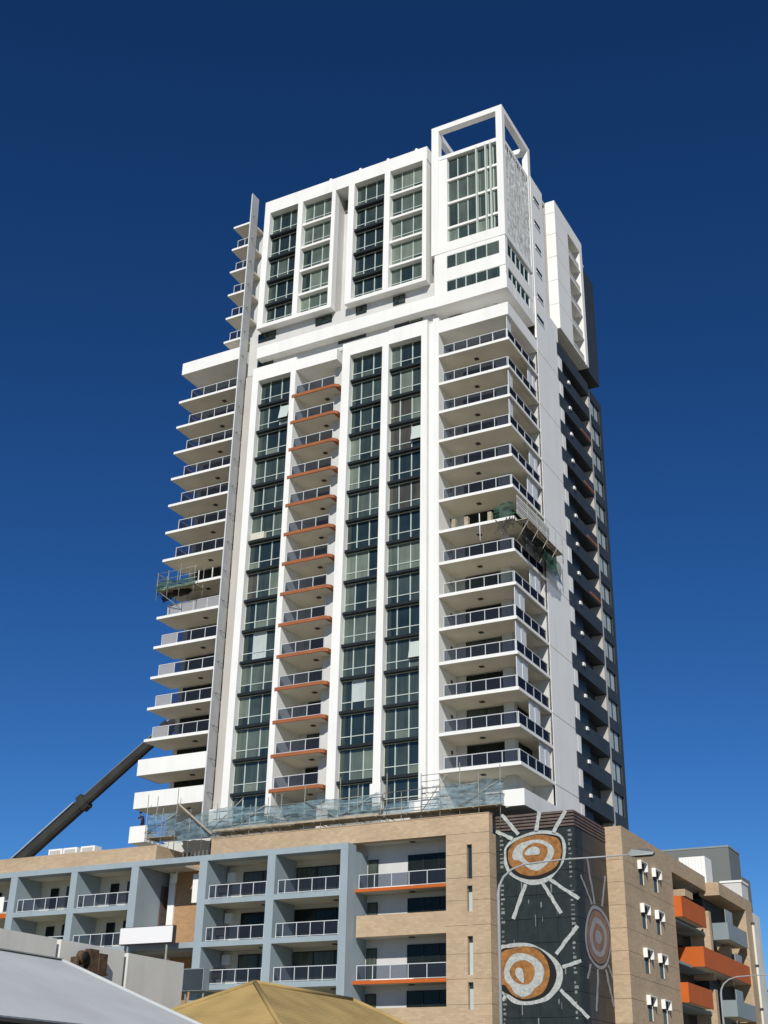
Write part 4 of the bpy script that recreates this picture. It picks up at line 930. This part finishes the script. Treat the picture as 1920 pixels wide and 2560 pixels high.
# ================================================================== tree at the end of the wing
def tree(x, y, h, label):
    t = thing('street_tree', label, 'tree', (x, y, 0))
    tubes('trunk', t, 'timber', [([(x, y, 0), (x+.2, y, h*.3), (x-.1, y+.2, h*.6), (x+.2, y, h*.85)], [.3, .24, .16, .05])])
    paths = []
    for i in range(9):
        a = i*2.4; z = h*(.35+.05*i); paths.append(([(x, y, z), (x+math.cos(a)*h*.14, y+math.sin(a)*h*.14, z+h*.09), (x+math.cos(a)*h*.24, y+math.sin(a)*h*.24, z+h*.2)], [.1, .06, .02]))
    tubes('limb', t, 'timber', paths)
    V_, F_ = [], []; rr = random.Random(5)
    cl = [(Vector((x+rr.gauss(0, h*.16), y+rr.gauss(0, h*.16), h*rr.uniform(.42, .98))), rr.uniform(.5, 1.1)) for i in range(60)]
    for c_, r_ in cl:
        for j in range(70):
            p = c_+Vector((rr.gauss(0, r_*.6), rr.gauss(0, r_*.6), rr.gauss(0, r_*.5))); s = rr.uniform(.08, .17)
            u = Vector((rr.gauss(0, 1), rr.gauss(0, 1), rr.gauss(0, 1))).normalized(); v = u.orthogonal().normalized(); k_ = len(V_)
            V_ += [p-u*s, p+v*s*.5, p+u*s, p-v*s*.5]; F_.append((k_, k_+1, k_+2, k_+3))
    mesh('crown', t, 'leaf', V_, F_)
M['leaf'] = paint('leaf_green', (.055, .085, .03), .6, .5, 2.5)
tp = onY(1935, 2440, 62); tree(tp.x+1.0, 62, 17.5, 'leafy green tree beyond the end of the brick wing')

# ================================================================== worker on the lowest left balcony
pw = onY(352, 2060, .75)
PX, PY, PZ = -29.85, .8, 24.42
J = {'pel': (0, 0, .92), 'sp': (.02, -.06, 1.12), 'ch': (.0, -.16, 1.34), 'nk': (-.03, -.27, 1.50), 'hd': (-.05, -.33, 1.60), 'ht': (-.06, -.36, 1.72),
     'shl': (-.19, -.18, 1.40), 'ell': (-.30, -.34, 1.22), 'wrl': (-.20, -.55, 1.12), 'hal': (-.17, -.62, 1.10),
     'shr': (.19, -.18, 1.40), 'elr': (.30, -.32, 1.20), 'wrr': (.22, -.54, 1.08), 'har': (.19, -.62, 1.06),
     'hil': (-.10, 0, .88), 'knl': (-.13, -.10, .50), 'anl': (-.13, .02, .09), 'tol': (-.14, -.14, .04),
     'hir': (.10, 0, .88), 'knr': (.14, -.04, .50), 'anr': (.15, .08, .09), 'tor': (.16, -.08, .04)}
RAD = {'pel': .15, 'sp': .14, 'ch': .16, 'nk': .065, 'hd': .10, 'ht': .085, 'shl': .075, 'ell': .055, 'wrl': .04, 'hal': .045, 'shr': .075, 'elr': .055, 'wrr': .04, 'har': .045,
       'hil': .11, 'knl': .075, 'anl': .05, 'tol': .045, 'hir': .11, 'knr': .075, 'anr': .05, 'tor': .045}
E_ = [('pel', 'sp'), ('sp', 'ch'), ('ch', 'nk'), ('nk', 'hd'), ('hd', 'ht'), ('ch', 'shl'), ('shl', 'ell'), ('ell', 'wrl'), ('wrl', 'hal'), ('ch', 'shr'), ('shr', 'elr'), ('elr', 'wrr'), ('wrr', 'har'),
      ('pel', 'hil'), ('hil', 'knl'), ('knl', 'anl'), ('anl', 'tol'), ('pel', 'hir'), ('hir', 'knr'), ('knr', 'anr'), ('anr', 'tor')]
for sd, sx_ in (('l', -1), ('r', 1)):       # fingers
    hx, hy, hz = J['ha'+sd]
    for fi in range(4):
        n_ = 'f%s%d' % (sd, fi); J[n_] = (hx+(-.03+fi*.02), hy-.06, hz-.03); J[n_+'b'] = (hx+(-.03+fi*.02), hy-.09, hz-.07); RAD[n_] = .0095; RAD[n_+'b'] = .008; E_ += [('ha'+sd, n_), (n_, n_+'b')]
    n_ = 'th'+sd; J[n_] = (hx-sx_*.06, hy-.02, hz-.01); RAD[n_] = .011; E_.append(('ha'+sd, n_))
ks = list(J); me = bpy.data.meshes.new('body'); me.from_pydata([J[k] for k in ks], [(ks.index(a), ks.index(b_)) for a, b_ in E_], []); me.update()
ob = bpy.data.objects.new('body_tmp', me); COL.objects.link(ob)
sm = ob.modifiers.new('skin', 'SKIN'); sm.use_smooth_shade = True
for i, k in enumerate(ks):
    v = me.skin_vertices[0].data[i]; v.radius = (RAD[k], RAD[k]); v.use_root = (k == 'pel')
ob.modifiers.new('sub', 'SUBSURF').levels = 1; ob.modifiers['sub'].render_levels = 1
dg = bpy.context.evaluated_depsgraph_get(); bm_ = bpy.data.meshes.new_from_object(ob.evaluated_get(dg)); bpy.data.objects.remove(ob)
M['cloth'] = paint('navy_workwear', (.03, .04, .085), .9, .2, 6); M['skin'] = paint('skin', (.36, .20, .13), .6, .1, 6); M['trouser'] = paint('dark_trousers', (.03, .03, .035), .9, .2, 6)
bm_.materials.clear()
for n_ in ('cloth', 'skin', 'trouser'): bm_.materials.append(M[n_])
for p_ in bm_.polygons:
    c_ = p_.center; p_.use_smooth = True
    p_.material_index = 1 if (c_.z > 1.49 and c_.y < -.2) or (c_.y < -.5 and c_.z < 1.16) else (2 if c_.z < .93 else 0)
PS = thing('person', 'worker in dark navy clothes bending over the lowest white balcony parapet', 'person', (PX, PY, PZ))
bd = bpy.data.objects.new('body', bm_); COL.objects.link(bd); bd.parent = PS; WP[bd] = WP[PS]
hx, hy, hz = PX-.055, PY-.345, PZ+1.70
cap = bmesh.new(); bmesh.ops.create_uvsphere(cap, u_segments=16, v_segments=8, radius=.125)
for v in cap.verts: v.co.z = max(v.co.z, -.01)*.95; v.co.y *= 1.15
cm = bpy.data.meshes.new('hard_hat'); cap.to_mesh(cm); cm.materials.append(M['black']); hat = bpy.data.objects.new('hard_hat', cm); COL.objects.link(hat); hat.parent = PS; hat.location = Vector((hx, hy, hz))-WP[PS]; hat.rotation_euler = (.35, 0, 0)
nose = bpy.data.meshes.new('nose'); hp = Vector((hx, hy-.10, hz-.09))
tubes('nose', PS, 'skin', [([hp, hp+Vector((0, -.035, -.03))], [.008, .014])], n=6)
